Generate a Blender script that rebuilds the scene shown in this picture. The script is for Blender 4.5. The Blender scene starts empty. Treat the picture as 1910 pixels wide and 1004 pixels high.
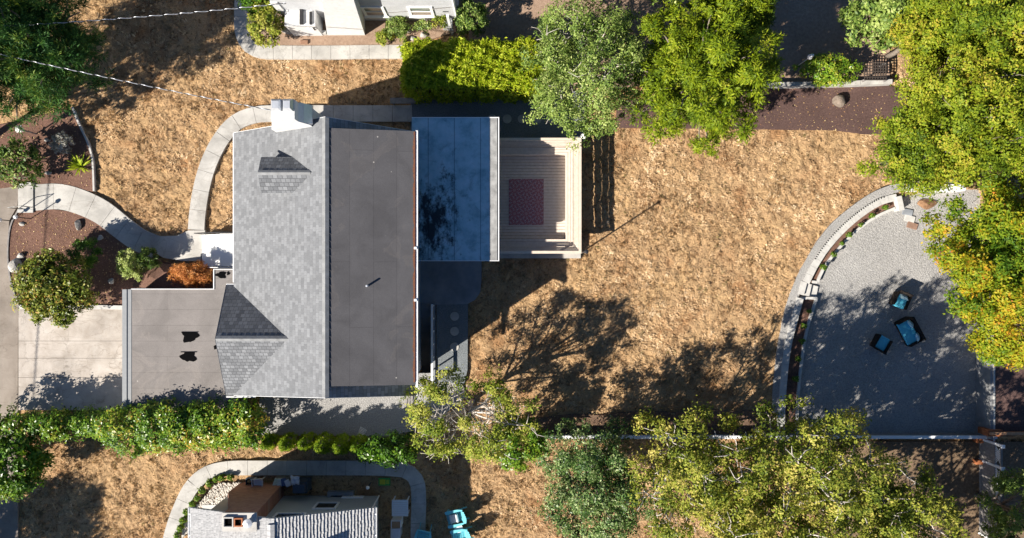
import bpy, math, random
import numpy as np
from mathutils import Vector, Matrix

# ---------------------------------------------------------------- camera, sky, sun, exposure
SC = bpy.context.scene
COL = SC.collection
CAMH, PPM = 37.0, 38.0            # drone height (m), photo pixels per metre on the ground
cam = bpy.data.objects.new("camera", bpy.data.cameras.new("camera"))
COL.objects.link(cam)
cam.location = (0, 0, CAMH)
cam.data.sensor_width = 36.0
cam.data.lens = 36.0 * CAMH / (1910.0 / PPM)
cam.data.clip_end = 2000
SC.camera = cam

SUN_EL = math.radians(35.2)
SH = Vector((0.84, 0.545, 0)).normalized()          # direction in which shadows fall
to_sun = Vector((-SH.x * math.cos(SUN_EL), -SH.y * math.cos(SUN_EL), math.sin(SUN_EL)))
sun = bpy.data.objects.new("sun", bpy.data.lights.new("sun", 'SUN'))
COL.objects.link(sun)
sun.data.energy = 5.0
sun.data.angle = math.radians(0.5)
sun.data.color = (1.0, 0.93, 0.82)
sun.location = (-40, -26, 40)
sun.rotation_euler = to_sun.to_track_quat('Z', 'Y').to_euler()

world = bpy.data.worlds.new("World")
SC.world = world
world.use_nodes = True
wn, wl = world.node_tree.nodes, world.node_tree.links
bg = wn["Background"]
sky = wn.new('ShaderNodeTexSky')
sky.sky_type = 'NISHITA'
sky.sun_disc = False
sky.air_density = 0.62
sky.dust_density = 0.25
sky.ozone_density = 1.6
sky.sun_elevation = SUN_EL
sky.sun_rotation = math.atan2(to_sun.x, to_sun.y)
hs = wn.new('ShaderNodeHueSaturation')
hs.inputs['Saturation'].default_value = 1.2
wl.new(sky.outputs[0], hs.inputs['Color'])
wl.new(hs.outputs[0], bg.inputs['Color'])
bg.inputs['Strength'].default_value = 0.058

SC.view_settings.view_transform = 'Standard'
SC.view_settings.look = 'None'
SC.view_settings.gamma = 1
SC.view_settings.exposure = 1.08
SC.render.engine = 'CYCLES'

# ---------------------------------------------------------------- helpers
rnd = random.Random(7)
NR = np.random.default_rng(11)

def P(px, py, h=0.0):
    """world point seen at photo pixel (px, py) when it lies h metres above the lawn"""
    s = (CAMH - h) / CAMH / PPM
    return Vector(((px - 955) * s, (502 - py) * s, h))

ORG = {}                            # object -> world position of its origin
def link(o): COL.objects.link(o); return o

def tag(o, label=None, cat=None, group=None, kind=None):
    if label: o['label'] = label
    if cat: o['category'] = cat
    if group: o['group'] = group
    if kind: o['kind'] = kind
    return o

def thing(name, label, cat, loc, group=None):
    o = link(bpy.data.objects.new(name, None))
    o.empty_display_size = 0.2
    o.location = loc
    ORG[o.name] = Vector(loc)
    return tag(o, label, cat, group)

def copy_tree(o, parent=None):
    c = o.copy(); link(c)
    if parent: c.parent = parent
    for ch in list(o.children): copy_tree(ch, c)
    return c

class MB:
    def __init__(s): s.v = []; s.f = []; s.m = []
    def add(s, vs, fs, mi=0):
        b = len(s.v); s.v += [tuple(v) for v in vs]
        s.f += [tuple(b + i for i in f) for f in fs]; s.m += [mi] * len(fs)
        return s
    def box(s, x0, y0, z0, x1, y1, z1, mi=0):
        return s.add([(x0,y0,z0),(x1,y0,z0),(x1,y1,z0),(x0,y1,z0),(x0,y0,z1),(x1,y0,z1),(x1,y1,z1),(x0,y1,z1)],
              [(3,2,1,0),(4,5,6,7),(0,1,5,4),(1,2,6,5),(2,3,7,6),(3,0,4,7)], mi)
    def obox(s, c, sz, M=None, mi=0):
        """box of size sz about c turned by matrix M"""
        M = M or Matrix.Identity(3); c = Vector(c); h = Vector(sz) * .5
        vs = [c + M @ Vector((a*h.x, b*h.y, d*h.z)) for d in (-1,1) for a, b in ((-1,-1),(1,-1),(1,1),(-1,1))]
        return s.add(vs, [(3,2,1,0),(4,5,6,7),(0,1,5,4),(1,2,6,5),(2,3,7,6),(3,0,4,7)], mi)
    def prism(s, poly, z0, z1, mi=0, cap=True):
        poly = [(p[0], p[1]) for p in poly]
        a = sum(poly[i][0]*poly[(i+1)%len(poly)][1]-poly[(i+1)%len(poly)][0]*poly[i][1] for i in range(len(poly)))
        if a < 0: poly = poly[::-1]
        n = len(poly)
        vs = [(x,y,z0) for x,y in poly] + [(x,y,z1) for x,y in poly]
        fs = [(i,(i+1)%n,n+(i+1)%n,n+i) for i in range(n)]
        from mathutils.geometry import tessellate_polygon
        tris = tessellate_polygon([[Vector((x,y,0)) for x,y in poly]])
        for t in tris:
            t = tuple(t)
            A,B,C = (poly[i] for i in t)
            if (B[0]-A[0])*(C[1]-A[1])-(B[1]-A[1])*(C[0]-A[0]) < 0: t = t[::-1]
            fs.append(tuple(n+i for i in t)); fs.append(t[::-1])
        return s.add(vs, fs, mi)
    def slab(s, top, t, mi=0):
        """thin roof plane: polygon given anticlockwise from above, thickness t downwards"""
        n = len(top); top = [Vector(p) for p in top]
        vs = top + [p - Vector((0,0,t)) for p in top]
        return s.add(vs, [tuple(range(n)), tuple(range(2*n-1, n-1, -1))] + [(i, n+i, n+(i+1)%n, (i+1)%n) for i in range(n)], mi)
    def xz(s, poly, y0, y1, mi=0):
        """polygon in x,z pushed along y"""
        n = len(poly)
        a = sum(poly[i][0]*poly[(i+1)%n][1]-poly[(i+1)%n][0]*poly[i][1] for i in range(n))
        if a < 0: poly = poly[::-1]
        vs = [(x,y0,z) for x,z in poly] + [(x,y1,z) for x,z in poly]
        return s.add(vs, [tuple(range(n)), tuple(range(2*n-1,n-1,-1))] + [((i+1)%n, i, n+i, n+(i+1)%n) for i in range(n)], mi)
    def yz(s, poly, x0, x1, mi=0):
        n = len(poly)
        a = sum(poly[i][0]*poly[(i+1)%n][1]-poly[(i+1)%n][0]*poly[i][1] for i in range(n))
        if a < 0: poly = poly[::-1]
        vs = [(x0,y,z) for y,z in poly] + [(x1,y,z) for y,z in poly]
        return s.add(vs, [tuple(range(n-1,-1,-1)), tuple(range(n,2*n))] + [(i,(i+1)%n,n+(i+1)%n,n+i) for i in range(n)], mi)
    def tube(s, pts, rad, n=8, mi=0):
        pts = [Vector(p) for p in pts]
        if not hasattr(rad, '__len__'): rad = [rad]*len(pts)
        vs = []; up = None
        for i, p in enumerate(pts):
            d = (pts[min(i+1,len(pts)-1)] - pts[max(i-1,0)]).normalized()
            if up is None: up = d.orthogonal().normalized()
            up = (up - d*up.dot(d)).normalized(); w = d.cross(up)
            for k in range(n):
                a = 2*math.pi*k/n
                vs.append(p + (up*math.cos(a) + w*math.sin(a))*rad[i])
        fs = []
        for i in range(len(pts)-1):
            for k in range(n):
                fs.append((i*n+k, i*n+(k+1)%n, (i+1)*n+(k+1)%n, (i+1)*n+k))
        fs.append(tuple(range(n-1,-1,-1))); fs.append(tuple((len(pts)-1)*n+k for k in range(n)))
        return s.add(vs, fs, mi)
    def lathe(s, c, prof, n=24, mi=0):
        c = Vector(c); vs = []
        for r, z in prof:
            for k in range(n):
                a = 2*math.pi*k/n; vs.append((c.x+r*math.cos(a), c.y+r*math.sin(a), c.z+z))
        fs = [(i*n+k, i*n+(k+1)%n, (i+1)*n+(k+1)%n, (i+1)*n+k) for i in range(len(prof)-1) for k in range(n)]
        fs.append(tuple(range(n-1,-1,-1))); fs.append(tuple((len(prof)-1)*n+k for k in range(n)))
        return s.add(vs, fs, mi)
    def rock(s, c, r, seed=0, mi=0):
        R = random.Random(seed); c = Vector(c)
        import bmesh
        bm = bmesh.new(); bmesh.ops.create_icosphere(bm, subdivisions=3, radius=1)
        ax = [(Vector((R.gauss(0,1),R.gauss(0,1),R.gauss(0,1))).normalized(), R.uniform(.55,.95)) for _ in range(14)]
        vs = []
        for v in bm.verts:
            p = v.co.copy()
            for a, d in ax:
                k = p.dot(a)
                if k > d: p -= a*(k-d)*.85
            vs.append(c + Vector((p.x*r[0], p.y*r[1], p.z*r[2])))
        fs = [tuple(v.index for v in f.verts) for f in bm.faces]; bm.free()
        return s.add(vs, fs, mi)
    def build(s, name, mat, parent=None, smooth=False, bevel=0):
        o0 = ORG[parent.name] if parent else Vector((0,0,0))
        me = bpy.data.meshes.new(name)
        me.from_pydata([(x-o0.x, y-o0.y, z-o0.z) for x,y,z in s.v], [], s.f)
        mats = mat if isinstance(mat, (list, tuple)) else [mat]
        for m in mats: me.materials.append(m)
        if len(mats) > 1: me.polygons.foreach_set('material_index', s.m)
        if smooth: me.polygons.foreach_set('use_smooth', [True]*len(me.polygons))
        me.update()
        o = link(bpy.data.objects.new(name, me))
        if parent: o.parent = parent
        ORG[o.name] = o0
        if bevel:
            b = o.modifiers.new('bevel','BEVEL'); b.width = bevel; b.segments = 2; b.limit_method = 'ANGLE'
        return o

def spline(pts, step=.25):
    """Catmull-Rom through pts, sampled about every step"""
    pts = [Vector(p) for p in pts]; out = []
    ext = [pts[0]*2-pts[1]] + pts + [pts[-1]*2-pts[-2]]
    for i in range(1, len(ext)-2):
        a,b,c,d = ext[i-1],ext[i],ext[i+1],ext[i+2]
        n = max(1, int((c-b).length/step))
        for k in range(n):
            t = k/n
            out.append(.5*((2*b)+(c-a)*t+(2*a-5*b+4*c-d)*t*t+(3*b-a-3*c+d)*t**3))
    out.append(pts[-1]); return out

def px_line(l, h=0.0): return [P(x, y, h) for x, y in l]

def ribbon(mb, cl, w, z0, z1, joint=0, gap=.02, mi=0):
    """slab strip along centre line cl (Vectors); w = width or list; cut into panels every joint metres"""
    n = len(cl)
    ws = [w]*n if not hasattr(w,'__len__') else [w[0] + (w[1]-w[0])*i/(n-1) for i in range(n)]
    acc = [0]
    for i in range(1,n): acc.append(acc[-1]+(cl[i]-cl[i-1]).length)
    tot = acc[-1]
    def at(d):
        d = min(max(d,0),tot)
        for i in range(1,n):
            if acc[i] >= d:
                t = (d-acc[i-1])/max(1e-6,acc[i]-acc[i-1]); p = cl[i-1].lerp(cl[i],t)
                tg = (cl[min(i+1,n-1)]-cl[max(i-2,0)]).normalized(); return p, tg, ws[i-1]+(ws[i]-ws[i-1])*t
    cuts = [0,tot] if not joint else [tot*k/max(1,round(tot/joint)) for k in range(max(1,round(tot/joint))+1)]
    for a,b in zip(cuts,cuts[1:]):
        a2,b2 = (a+gap/2,b-gap/2) if joint else (a,b)
        m = max(1,int((b2-a2)/.3)); L=[];R=[]
        for k in range(m+1):
            p,t,ww = at(a2+(b2-a2)*k/m); nn = Vector((-t.y,t.x,0)).normalized()
            L.append(p+nn*ww/2); R.append(p-nn*ww/2)
        poly = [(p.x,p.y) for p in R]+[(p.x,p.y) for p in L[::-1]]
        mb.prism(poly,z0,z1,mi)
    return mb

# ---------------------------------------------------------------- materials
class NT:
    def __init__(s, name):
        s.m = bpy.data.materials.new(name); s.m.use_nodes = True
        s.n = s.m.node_tree.nodes; s.l = s.m.node_tree.links
        s.b = s.n['Principled BSDF']; s.tc = s.n.new('ShaderNodeTexCoord')
        s.out = s.n['Material Output']
    def new(s, t, **kw):
        o = s.n.new(t)
        for k, v in kw.items():
            if k in o.inputs: o.inputs[k].default_value = v
            else: setattr(o, k, v)
        return o
    def noise(s, scale, detail=4, rough=.6, vec=None, dist=0):
        o = s.new('ShaderNodeTexNoise'); o.inputs['Scale'].default_value = scale
        o.inputs['Detail'].default_value = detail; o.inputs['Roughness'].default_value = rough
        o.inputs['Distortion'].default_value = dist
        s.l.new(vec or s.tc.outputs['Object'], o.inputs['Vector']); return o.outputs['Fac']
    def ramp(s, fac, stops, interp='LINEAR'):
        o = s.new('ShaderNodeValToRGB'); e = o.color_ramp.elements; o.color_ramp.interpolation = interp
        while len(e) < len(stops): e.new(.5)
        for i, (p, c) in enumerate(stops):
            e[i].position = p; e[i].color = (c, c, c, 1) if not hasattr(c,'__len__') else (*c, 1)
        s.l.new(fac, o.inputs['Fac']); return o.outputs['Color']
    def mix(s, a, b, fac, mode='MIX'):
        o = s.new('ShaderNodeMix', data_type='RGBA', blend_type=mode)
        for sock, val in ((o.inputs[0], fac), (o.inputs[6], a), (o.inputs[7], b)):
            if hasattr(val, 'is_output'): s.l.new(val, sock)
            elif hasattr(val,'__len__'): sock.default_value = (*val,1)
            else: sock.default_value = val
        return o.outputs[2]
    def math(s, op, a, b=0.0):
        o = s.new('ShaderNodeMath', operation=op)
        for i, v in enumerate((a, b)):
            if hasattr(v,'is_output'): s.l.new(v, o.inputs[i])
            else: o.inputs[i].default_value = v
        return o.outputs[0]
    def vec(s, mat=None, scale=(1,1,1), rot=(0,0,0)):
        o = s.new('ShaderNodeMapping'); o.inputs['Scale'].default_value = scale; o.inputs['Rotation'].default_value = rot
        s.l.new(s.tc.outputs['Object'], o.inputs['Vector']); return o.outputs[0]
    def bump(s, h, strength=.5, dist=.05, prev=None):
        o = s.new('ShaderNodeBump'); o.inputs['Strength'].default_value = strength; o.inputs['Distance'].default_value = dist
        s.l.new(h, o.inputs['Height'])
        if prev is not None: s.l.new(prev, o.inputs['Normal'])
        return o.outputs[0]
    def done(s, col=None, rough=.8, normal=None, spec=.3, metal=0):
        b = s.b
        if col is not None:
            if hasattr(col,'is_output'): s.l.new(col, b.inputs['Base Color'])
            else: b.inputs['Base Color'].default_value = (*col,1)
        b.inputs['Roughness'].default_value = rough
        b.inputs['Specular IOR Level'].default_value = spec
        b.inputs['Metallic'].default_value = metal
        if normal is not None: s.l.new(normal, b.inputs['Normal'])
        return s.m

def m_rough(name, stops, scale=6, detail=6, bump=.4, bscale=30, dist=.03, rough=.85, spec=.2, big=None, metal=0):
    """mottled, bumpy surface; big = (scale, dark factor) adds large patches"""
    t = NT(name); c = t.ramp(t.noise(scale, detail, .65), stops)
    if big:
        c = t.mix(c, t.ramp(t.noise(big[0], 3, .6), [(.35, big[1]), (.65, 1.0)]), 1.0, 'MULTIPLY')
    return t.done(c, rough, t.bump(t.noise(bscale, 5, .7), bump, dist), spec, metal)

def m_plain(name, c, rough=.5, spec=.4, metal=0, var=.12, scale=9):
    t = NT(name)
    col = t.ramp(t.noise(scale, 5, .65), [(.25, tuple(x*(1-var) for x in c)), (.75, tuple(min(1,x*(1+var)) for x in c))])
    return t.done(col, rough, t.bump(t.noise(60, 3), .12, .01), spec, metal)

def m_brick(name, c1, c2, mortar, w, h, msize=.008, axis='yx', rough=.85, bump=.5, offset=.5, bias=0, fine=None):
    """courses of shingles, tabs or bricks; axis says which object axes run along / across the courses"""
    t = NT(name)
    sp = t.new('ShaderNodeSeparateXYZ'); t.l.new(t.tc.outputs['Object'], sp.inputs[0])
    cb = t.new('ShaderNodeCombineXYZ')
    for i, a in enumerate(axis):
        t.l.new(sp.outputs['xyz'.index(a)], cb.inputs[i])
    b = t.new('ShaderNodeTexBrick')
    b.offset = offset
    b.inputs['Color1'].default_value = (*c1,1); b.inputs['Color2'].default_value = (*c2,1); b.inputs['Mortar'].default_value = (*mortar,1)
    b.inputs['Scale'].default_value = 1; b.inputs['Mortar Size'].default_value = msize; b.inputs['Mortar Smooth'].default_value = .3
    b.inputs['Brick Width'].default_value = w; b.inputs['Row Height'].default_value = h; b.inputs['Bias'].default_value = bias
    t.l.new(cb.outputs[0], b.inputs['Vector'])
    c = t.mix(b.outputs['Color'], t.ramp(t.noise(fine or 2.2, 5, .7), [(.3,.90),(.7,1.06)]), 1.0, 'MULTIPLY')
    c = t.mix(c, t.ramp(t.noise(38,3,.7), [(.3,.82),(.7,1.16)]), 1.0, 'MULTIPLY')
    inv = t.math('SUBTRACT', 1.0, b.outputs['Fac'])
    nb = t.bump(inv, bump, .02, t.bump(t.noise(70,3), .25, .01))
    return t.done(c, rough, nb, .2)

def m_leaf(name, stops, rough=.45, spec=.35, trans=.3):
    """foliage: each leaf has its own tint, held in the mesh attribute 'tint'"""
    t = NT(name)
    a = t.new('ShaderNodeAttribute'); a.attribute_name = 'tint'
    c = t.ramp(a.outputs['Fac'], stops)
    t.done(c, rough+.1, None, spec*.45)
    tr = t.new('ShaderNodeBsdfTranslucent')
    c2 = t.mix(c, (1.15, 1.2, .4), 1.0, 'MULTIPLY')
    t.l.new(c2, tr.inputs['Color'])
    mx = t.new('ShaderNodeMixShader'); mx.inputs[0].default_value = trans*.75
    t.l.new(t.b.outputs[0], mx.inputs[1]); t.l.new(tr.outputs[0], mx.inputs[2])
    t.l.new(mx.outputs[0], t.out.inputs['Surface'])
    return t.m
# ---------------------------------------------------------------- material library
CONC   = m_rough("concrete", [(.25,(.36,.345,.325)),(.5,(.46,.445,.42)),(.75,(.54,.52,.49))], 3.5, 8, .15, 60, .01, .9, big=(.7,.82))
CONC_D = m_rough("driveway_concrete", [(.25,(.33,.285,.245)),(.5,(.43,.385,.345)),(.8,(.52,.48,.44))], 1.6, 9, .2, 50, .01, .9, big=(.35,.78))
CONC_W = m_rough("pale_concrete", [(.3,(.40,.39,.375)),(.7,(.54,.53,.505))], 4, 7, .15, 60, .01, .85)
SLAB   = m_rough("old_slab", [(.25,(.20,.22,.25)),(.6,(.31,.33,.36)),(.8,(.38,.40,.43))], 1.4, 8, .15, 60, .01, .9, big=(.5,.7))
ASPH   = m_rough("road_asphalt", [(.25,(.24,.205,.175)),(.75,(.33,.29,.25))], 2.5, 9, .3, 90, .01, .92, big=(.25,.85))
MULCH  = m_rough("bark_mulch", [(.2,(.085,.044,.032)),(.5,(.20,.112,.083)),(.72,(.29,.17,.125)),(.9,(.42,.28,.21))], 14, 8, 1.0, 28, .05, .95, big=(.8,.75))
MULCHD = m_rough("dark_compost", [(.2,(.055,.033,.03)),(.5,(.115,.07,.062)),(.8,(.18,.115,.10))], 12, 8, .9, 30, .04, .95, big=(.6,.8))
SOIL   = m_rough("bare_soil", [(.2,(.22,.145,.105)),(.5,(.34,.235,.17)),(.8,(.45,.33,.25))], 7, 8, .6, 24, .04, .95, big=(.5,.8))
GRAV   = m_rough("grey_gravel", [(.25,(.20,.195,.19)),(.5,(.36,.35,.34)),(.72,(.50,.485,.465)),(.9,(.64,.62,.6))], 16, 9, 1.0, 15, .06, .9, big=(.5,.88))
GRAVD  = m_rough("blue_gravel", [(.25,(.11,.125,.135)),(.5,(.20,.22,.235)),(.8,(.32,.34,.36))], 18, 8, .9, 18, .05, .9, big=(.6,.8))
COBB   = m_plain("river_cobble", (.50,.46,.405), .7, .3, 0, .35, 3)
ROCK   = m_rough("boulder_stone", [(.25,(.26,.24,.22)),(.6,(.46,.44,.41)),(.85,(.62,.6,.57))], 5, 8, .7, 14, .05, .9)
WHITE  = m_plain("white_paint", (.84,.84,.83), .5, .4, 0, .05)
WHITEW = m_rough("white_masonry", [(.3,(.56,.56,.555)),(.7,(.70,.70,.69))], 5, 6, .3, 22, .02, .7)
TRIM   = m_plain("trim_white", (.74,.75,.76), .45, .4, 0, .06)
SIDE   = m_brick("grey_siding", (.30,.335,.37),(.32,.355,.39),(.15,.17,.19), 4.0, .18, .012, 'yz')
SIDEX  = m_brick("grey_siding_gable", (.30,.335,.37),(.32,.355,.39),(.15,.17,.19), 4.0, .18, .012, 'xz')
SIDEW  = m_brick("white_siding", (.50,.51,.53),(.53,.54,.56),(.36,.36,.38), 5.0, .2, .01, 'xz')
STUC   = m_rough("grey_stucco", [(.3,(.36,.385,.39)),(.7,(.43,.455,.46))], 9, 5, .25, 60, .01, .9)
SH_F   = m_brick("grey_shingles", (.135,.14,.15),(.20,.207,.22),(.125,.13,.14), .19, .15, .005, 'yx', bump=.3)
SH_R   = m_brick("rear_shingles", (.17,.18,.195),(.30,.31,.325),(.14,.145,.15), .30, .13, .008, 'yx')
SH_G   = m_brick("dormer_shingles", (.12,.125,.135),(.21,.217,.23),(.09,.093,.10), .20, .15, .010, 'xy', bump=.6)
RIDGE  = m_plain("ridge_shingle", (.22,.225,.23), .85, .2, 0, .3, 3)
def m_roll(name, base, seam, w, axis, stain, specks=.0):
    """mineral roll roofing: faint laps, ponding stains, grit"""
    t = NT(name)
    sp = t.new('ShaderNodeSeparateXYZ'); t.l.new(t.tc.outputs['Object'], sp.inputs[0]); cb = t.new('ShaderNodeCombineXYZ')
    for i_, a_ in enumerate(axis): t.l.new(sp.outputs['xyz'.index(a_)], cb.inputs[i_])
    b = t.new('ShaderNodeTexBrick'); b.offset = .37
    for k_, v_ in (('Scale',1),('Mortar Size',.009),('Mortar Smooth',.6),('Brick Width',7.3),('Row Height',w)): b.inputs[k_].default_value = v_
    b.inputs['Color1'].default_value = (*base,1); b.inputs['Color2'].default_value = (*[c*1.06 for c in base],1); b.inputs['Mortar'].default_value = (*seam,1)
    t.l.new(cb.outputs[0], b.inputs['Vector'])
    c = t.mix(b.outputs['Color'], t.ramp(t.noise(.7,6,.6,dist=.8), [(.35,.86),(.5,1.0),(.64,1.10)]), 1.0, 'MULTIPLY')
    pond = t.noise(.55,5,.55,dist=1.2)
    c = t.mix(c, stain, t.ramp(pond, [(.575,0.0),(.60,.3),(.64,.1),(.75,.2)]))
    c = t.mix(c, t.ramp(t.noise(45,3,.7), [(.3,.8),(.7,1.18)]), 1.0, 'MULTIPLY')
    vo = t.new('ShaderNodeTexVoronoi'); vo.inputs['Scale'].default_value = 1.5; t.l.new(t.tc.outputs['Object'], vo.inputs['Vector'])
    c = t.mix(c, (.5,.47,.43), t.ramp(vo.outputs['Distance'], [(.035,.75),(.05,0.0)]))
    inv = t.math('SUBTRACT', 1.0, b.outputs['Fac'])
    return t.done(c, .9, t.bump(inv,.3,.015,t.bump(t.noise(5,4),.12,.03,t.bump(t.noise(60,3),.2,.01))), .15)
MEMB   = m_roll("roof_membrane", (.094,.091,.096),(.072,.069,.073), .93, 'yx', (.15,.135,.128))
MEMBG  = m_roll("garage_roll_roofing", (.200,.183,.174),(.148,.134,.127), .72, 'xy', (.29,.258,.235))
STRIP  = m_plain("edge_metal", (.24,.25,.26), .6, .3, 0, .1)
GALV   = m_plain("galvanised", (.62,.64,.67), .35, .5, .5, .1)
TAR    = m_plain("black_tar", (.004,.004,.0045), .9, .02)
BLACK  = m_plain("black_metal", (.02,.02,.022), .4, .5)
NEEDLE = m_rough("fallen_needles", [(.3,(.10,.04,.025)),(.7,(.21,.095,.055))], 25, 6, .9, 50, .02, .95)
GLASS  = m_plain("dark_glass", (.03,.035,.04), .06, .6)
GLASSG = m_plain("reflecting_glass", (.16,.20,.17), .08, .6)
DOOR   = m_plain("door_paint", (.12,.05,.04), .4, .4)
CEDAR  = m_rough("red_cedar", [(.3,(.24,.075,.03)),(.7,(.42,.16,.07))], 7, 6, .3, 40, .01, .7)
FENCEW = m_rough("weathered_boards", [(.25,(.16,.15,.145)),(.7,(.29,.27,.26))], 7, 6, .4, 30, .015, .85)
BRICKN = m_brick("red_brick", (.30,.12,.08),(.44,.21,.145),(.32,.26,.23), .2, .07, .008, 'xz')
BRICKE = m_brick("red_brick_side", (.30,.12,.08),(.44,.21,.145),(.32,.26,.23), .2, .07, .008, 'yz')
BARK   = m_rough("bark", [(.25,(.12,.095,.075)),(.7,(.27,.23,.19))], 12, 6, .7, 22, .03, .95)
BARKL  = m_rough("pale_bark", [(.25,(.36,.32,.28)),(.7,(.60,.55,.50))], 12, 6, .5, 22, .03, .9)
WICKER = m_brick("dark_wicker", (.022,.017,.015),(.045,.035,.03),(.008,.007,.006), .05, .02, .003, 'xy', bump=.6)
TEAL   = m_plain("teal_cushion", (.11,.52,.70), .8, .2, 0, .1, 14)
AQUA   = m_plain("pale_aqua_pillow", (.55,.80,.86), .8, .2, 0, .08, 14)
ADIR   = m_plain("turquoise_plastic", (.16,.52,.60), .45, .4, 0, .06)
CLOTH  = m_plain("pale_cloth", (.62,.63,.66), .9, .1, 0, .08)
BLUEM  = m_plain("navy_cover", (.045,.065,.10), .7, .3)

def m_slab(name, stops, crack=.35, oil=.5):
    """old poured surface with hairline cracks and stains"""
    t = NT(name); c = t.ramp(t.noise(1.5,9,.65,dist=.6), stops)
    c = t.mix(c, t.ramp(t.noise(.38,5,.6), [(.36,.76),(.52,1.0),(.66,1.07)]), 1.0, 'MULTIPLY')
    cr = t.noise(.42,7,.55,dist=.35); cr2 = t.noise(.8,6,.5,vec=t.vec(scale=(.35,1.5,1)))
    c = t.mix(c, (.10,.085,.07), t.math('MULTIPLY', t.ramp(cr, [(.494,0.0),(.5,1.0),(.506,0.0)]), crack))
    c = t.mix(c, (.14,.11,.085), t.math('MULTIPLY', t.ramp(cr2, [(.49,0.0),(.5,1.0),(.51,0.0)]), crack*.8))
    c = t.mix(c, (.12,.105,.095), t.math('MULTIPLY', t.ramp(t.noise(.9,5,.6), [(.64,0.0),(.72,1.0)]), oil))
    c = t.mix(c, t.ramp(t.noise(50,3,.7), [(.3,.86),(.7,1.12)]), 1.0, 'MULTIPLY')
    return t.done(c, .9, t.bump(t.noise(70,4),.2,.01), .2)
CONC_D = m_slab("driveway_concrete", [(.25,(.33,.285,.245)),(.5,(.43,.385,.345)),(.8,(.52,.48,.44))])
ASPH   = m_slab("road_asphalt", [(.25,(.22,.185,.155)),(.75,(.30,.26,.225))], .3, .3)
CONC   = m_slab("concrete", [(.25,(.36,.345,.325)),(.5,(.45,.435,.41)),(.75,(.53,.51,.48))], .28, .18)
def m_grass():
    t = NT("dry_lawn")
    fine = t.noise(26, 6, .75, dist=.4)
    c = t.ramp(fine, [(.22,(.13,.08,.046)),(.38,(.33,.208,.115)),(.52,(.49,.33,.188)),(.66,(.61,.44,.268)),(.85,(.76,.61,.41))])
    clump = t.noise(5.2, 4, .65, dist=.6)
    c = t.mix(c, t.ramp(clump, [(.36,(.50,.45,.40)),(.46,(.95,.94,.92)),(.7,(1.08,1.06,1.0))]), 1.0, 'MULTIPLY')
    big = t.noise(.42, 4, .6)
    c = t.mix(c, t.ramp(big, [(.34,(.74,.62,.54)),(.47,(.98,.96,.94)),(.68,(1.06,1.05,.98))]), 1.0, 'MULTIPLY')
    weed = t.noise(1.1, 5, .7)
    c = t.mix(c, (.12,.13,.04), t.ramp(weed, [(.66,0.0),(.76,.45)]))
    n = t.bump(clump, .9, .16, t.bump(fine, .8, .05))
    return t.done(c, .95, n, .1)
GRASS = m_grass()

# ---------------------------------------------------------------- ground
def vnoise(x, y, f, seed):
    """smooth value noise on arrays"""
    r = np.random.default_rng(seed).random((256,256))
    X, Y = x*f, y*f
    i = np.floor(X).astype(int); j = np.floor(Y).astype(int)
    u = X-i; v = Y-j; u = u*u*(3-2*u); v = v*v*(3-2*v)
    g = lambda a,b: r[a % 256, b % 256]
    return (g(i,j)*(1-u)+g(i+1,j)*u)*(1-v)+(g(i,j+1)*(1-u)+g(i+1,j+1)*u)*v

def in_poly(x, y, poly):
    c = np.zeros(x.shape, bool); n = len(poly)
    for i in range(n):
        x0,y0 = poly[i][0],poly[i][1]; x1,y1 = poly[(i+1)%n][0],poly[(i+1)%n][1]
        if y0 == y1: continue
        hit = ((y0 > y) != (y1 > y)) & (x < (x1-x0)*(y-y0)/(y1-y0)+x0)
        c ^= hit
    return c

WALLC = px_line([(1672,368),(1640,377),(1605,399),(1570,429),(1540,463),(1518,497),(1503,527),(1492,556),(1480,600),(1470,640),(1463,690),(1458,755),(1456,822)])
PATIO = WALLC + [P(1832,815), P(1832,600), P(1845,480), P(1835,352), P(1740,356)]
WELL = (P(780,0).x, P(0,712).y, P(806,0).x, P(0,566).y)     # basement stairwell: x0, y0, x1, y1

def axis_coords(lo, hi, step, far):
    a = list(np.arange(lo, hi+step/2, step)); d = step; x = hi; r = []
    while x < far: d *= 1.5; x += d; r.append(x)
    l = []; x = lo; d = step
    while x > -far: d *= 1.5; x -= d; l.append(x)
    return np.array(l[::-1]+a+r)
gx = axis_coords(-28, 28, .085, 400); gy = axis_coords(-16, 16, .085, 400)
X, Y = np.meshgrid(gx, gy)
Z = -.065 + .09*(vnoise(X,Y,2.4,1)-.5) + .075*(vnoise(X,Y,5.2,2)-.5) + .03*(vnoise(X,Y,11,4)-.5)
Z -= .05
pat = in_poly(X, Y, PATIO); Z[pat] = -.6
east = np.clip((X-23.15)/.3,0,1)*np.clip((Y+8.4)/.3,0,1)*np.clip((6-Y)/3,0,1)
Z += .72*east*(~pat)
Z[(X>WELL[0]-.05)&(X<WELL[2]+.05)&(Y>WELL[1]-.05)&(Y<WELL[3]+.05)] = -2.3
ny, nx = X.shape
me = bpy.data.meshes.new("ground")
me.vertices.add(nx*ny); me.vertices.foreach_set('co', np.stack([X,Y,Z],-1).astype(np.float32).ravel())
idx = np.arange(nx*ny).reshape(ny,nx)
q = np.stack([idx[:-1,:-1],idx[:-1,1:],idx[1:,1:],idx[1:,:-1]],-1).reshape(-1,4).astype(np.int32)
me.loops.add(q.size); me.loops.foreach_set('vertex_index', q.ravel())
me.polygons.add(len(q)); me.polygons.foreach_set('loop_start', np.arange(0,q.size,4,dtype=np.int32))
me.polygons.foreach_set('use_smooth', np.ones(len(q),bool))
me.update(); me.validate(); me.materials.append(GRASS)
tag(link(bpy.data.objects.new("ground", me)), kind='structure')

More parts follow.
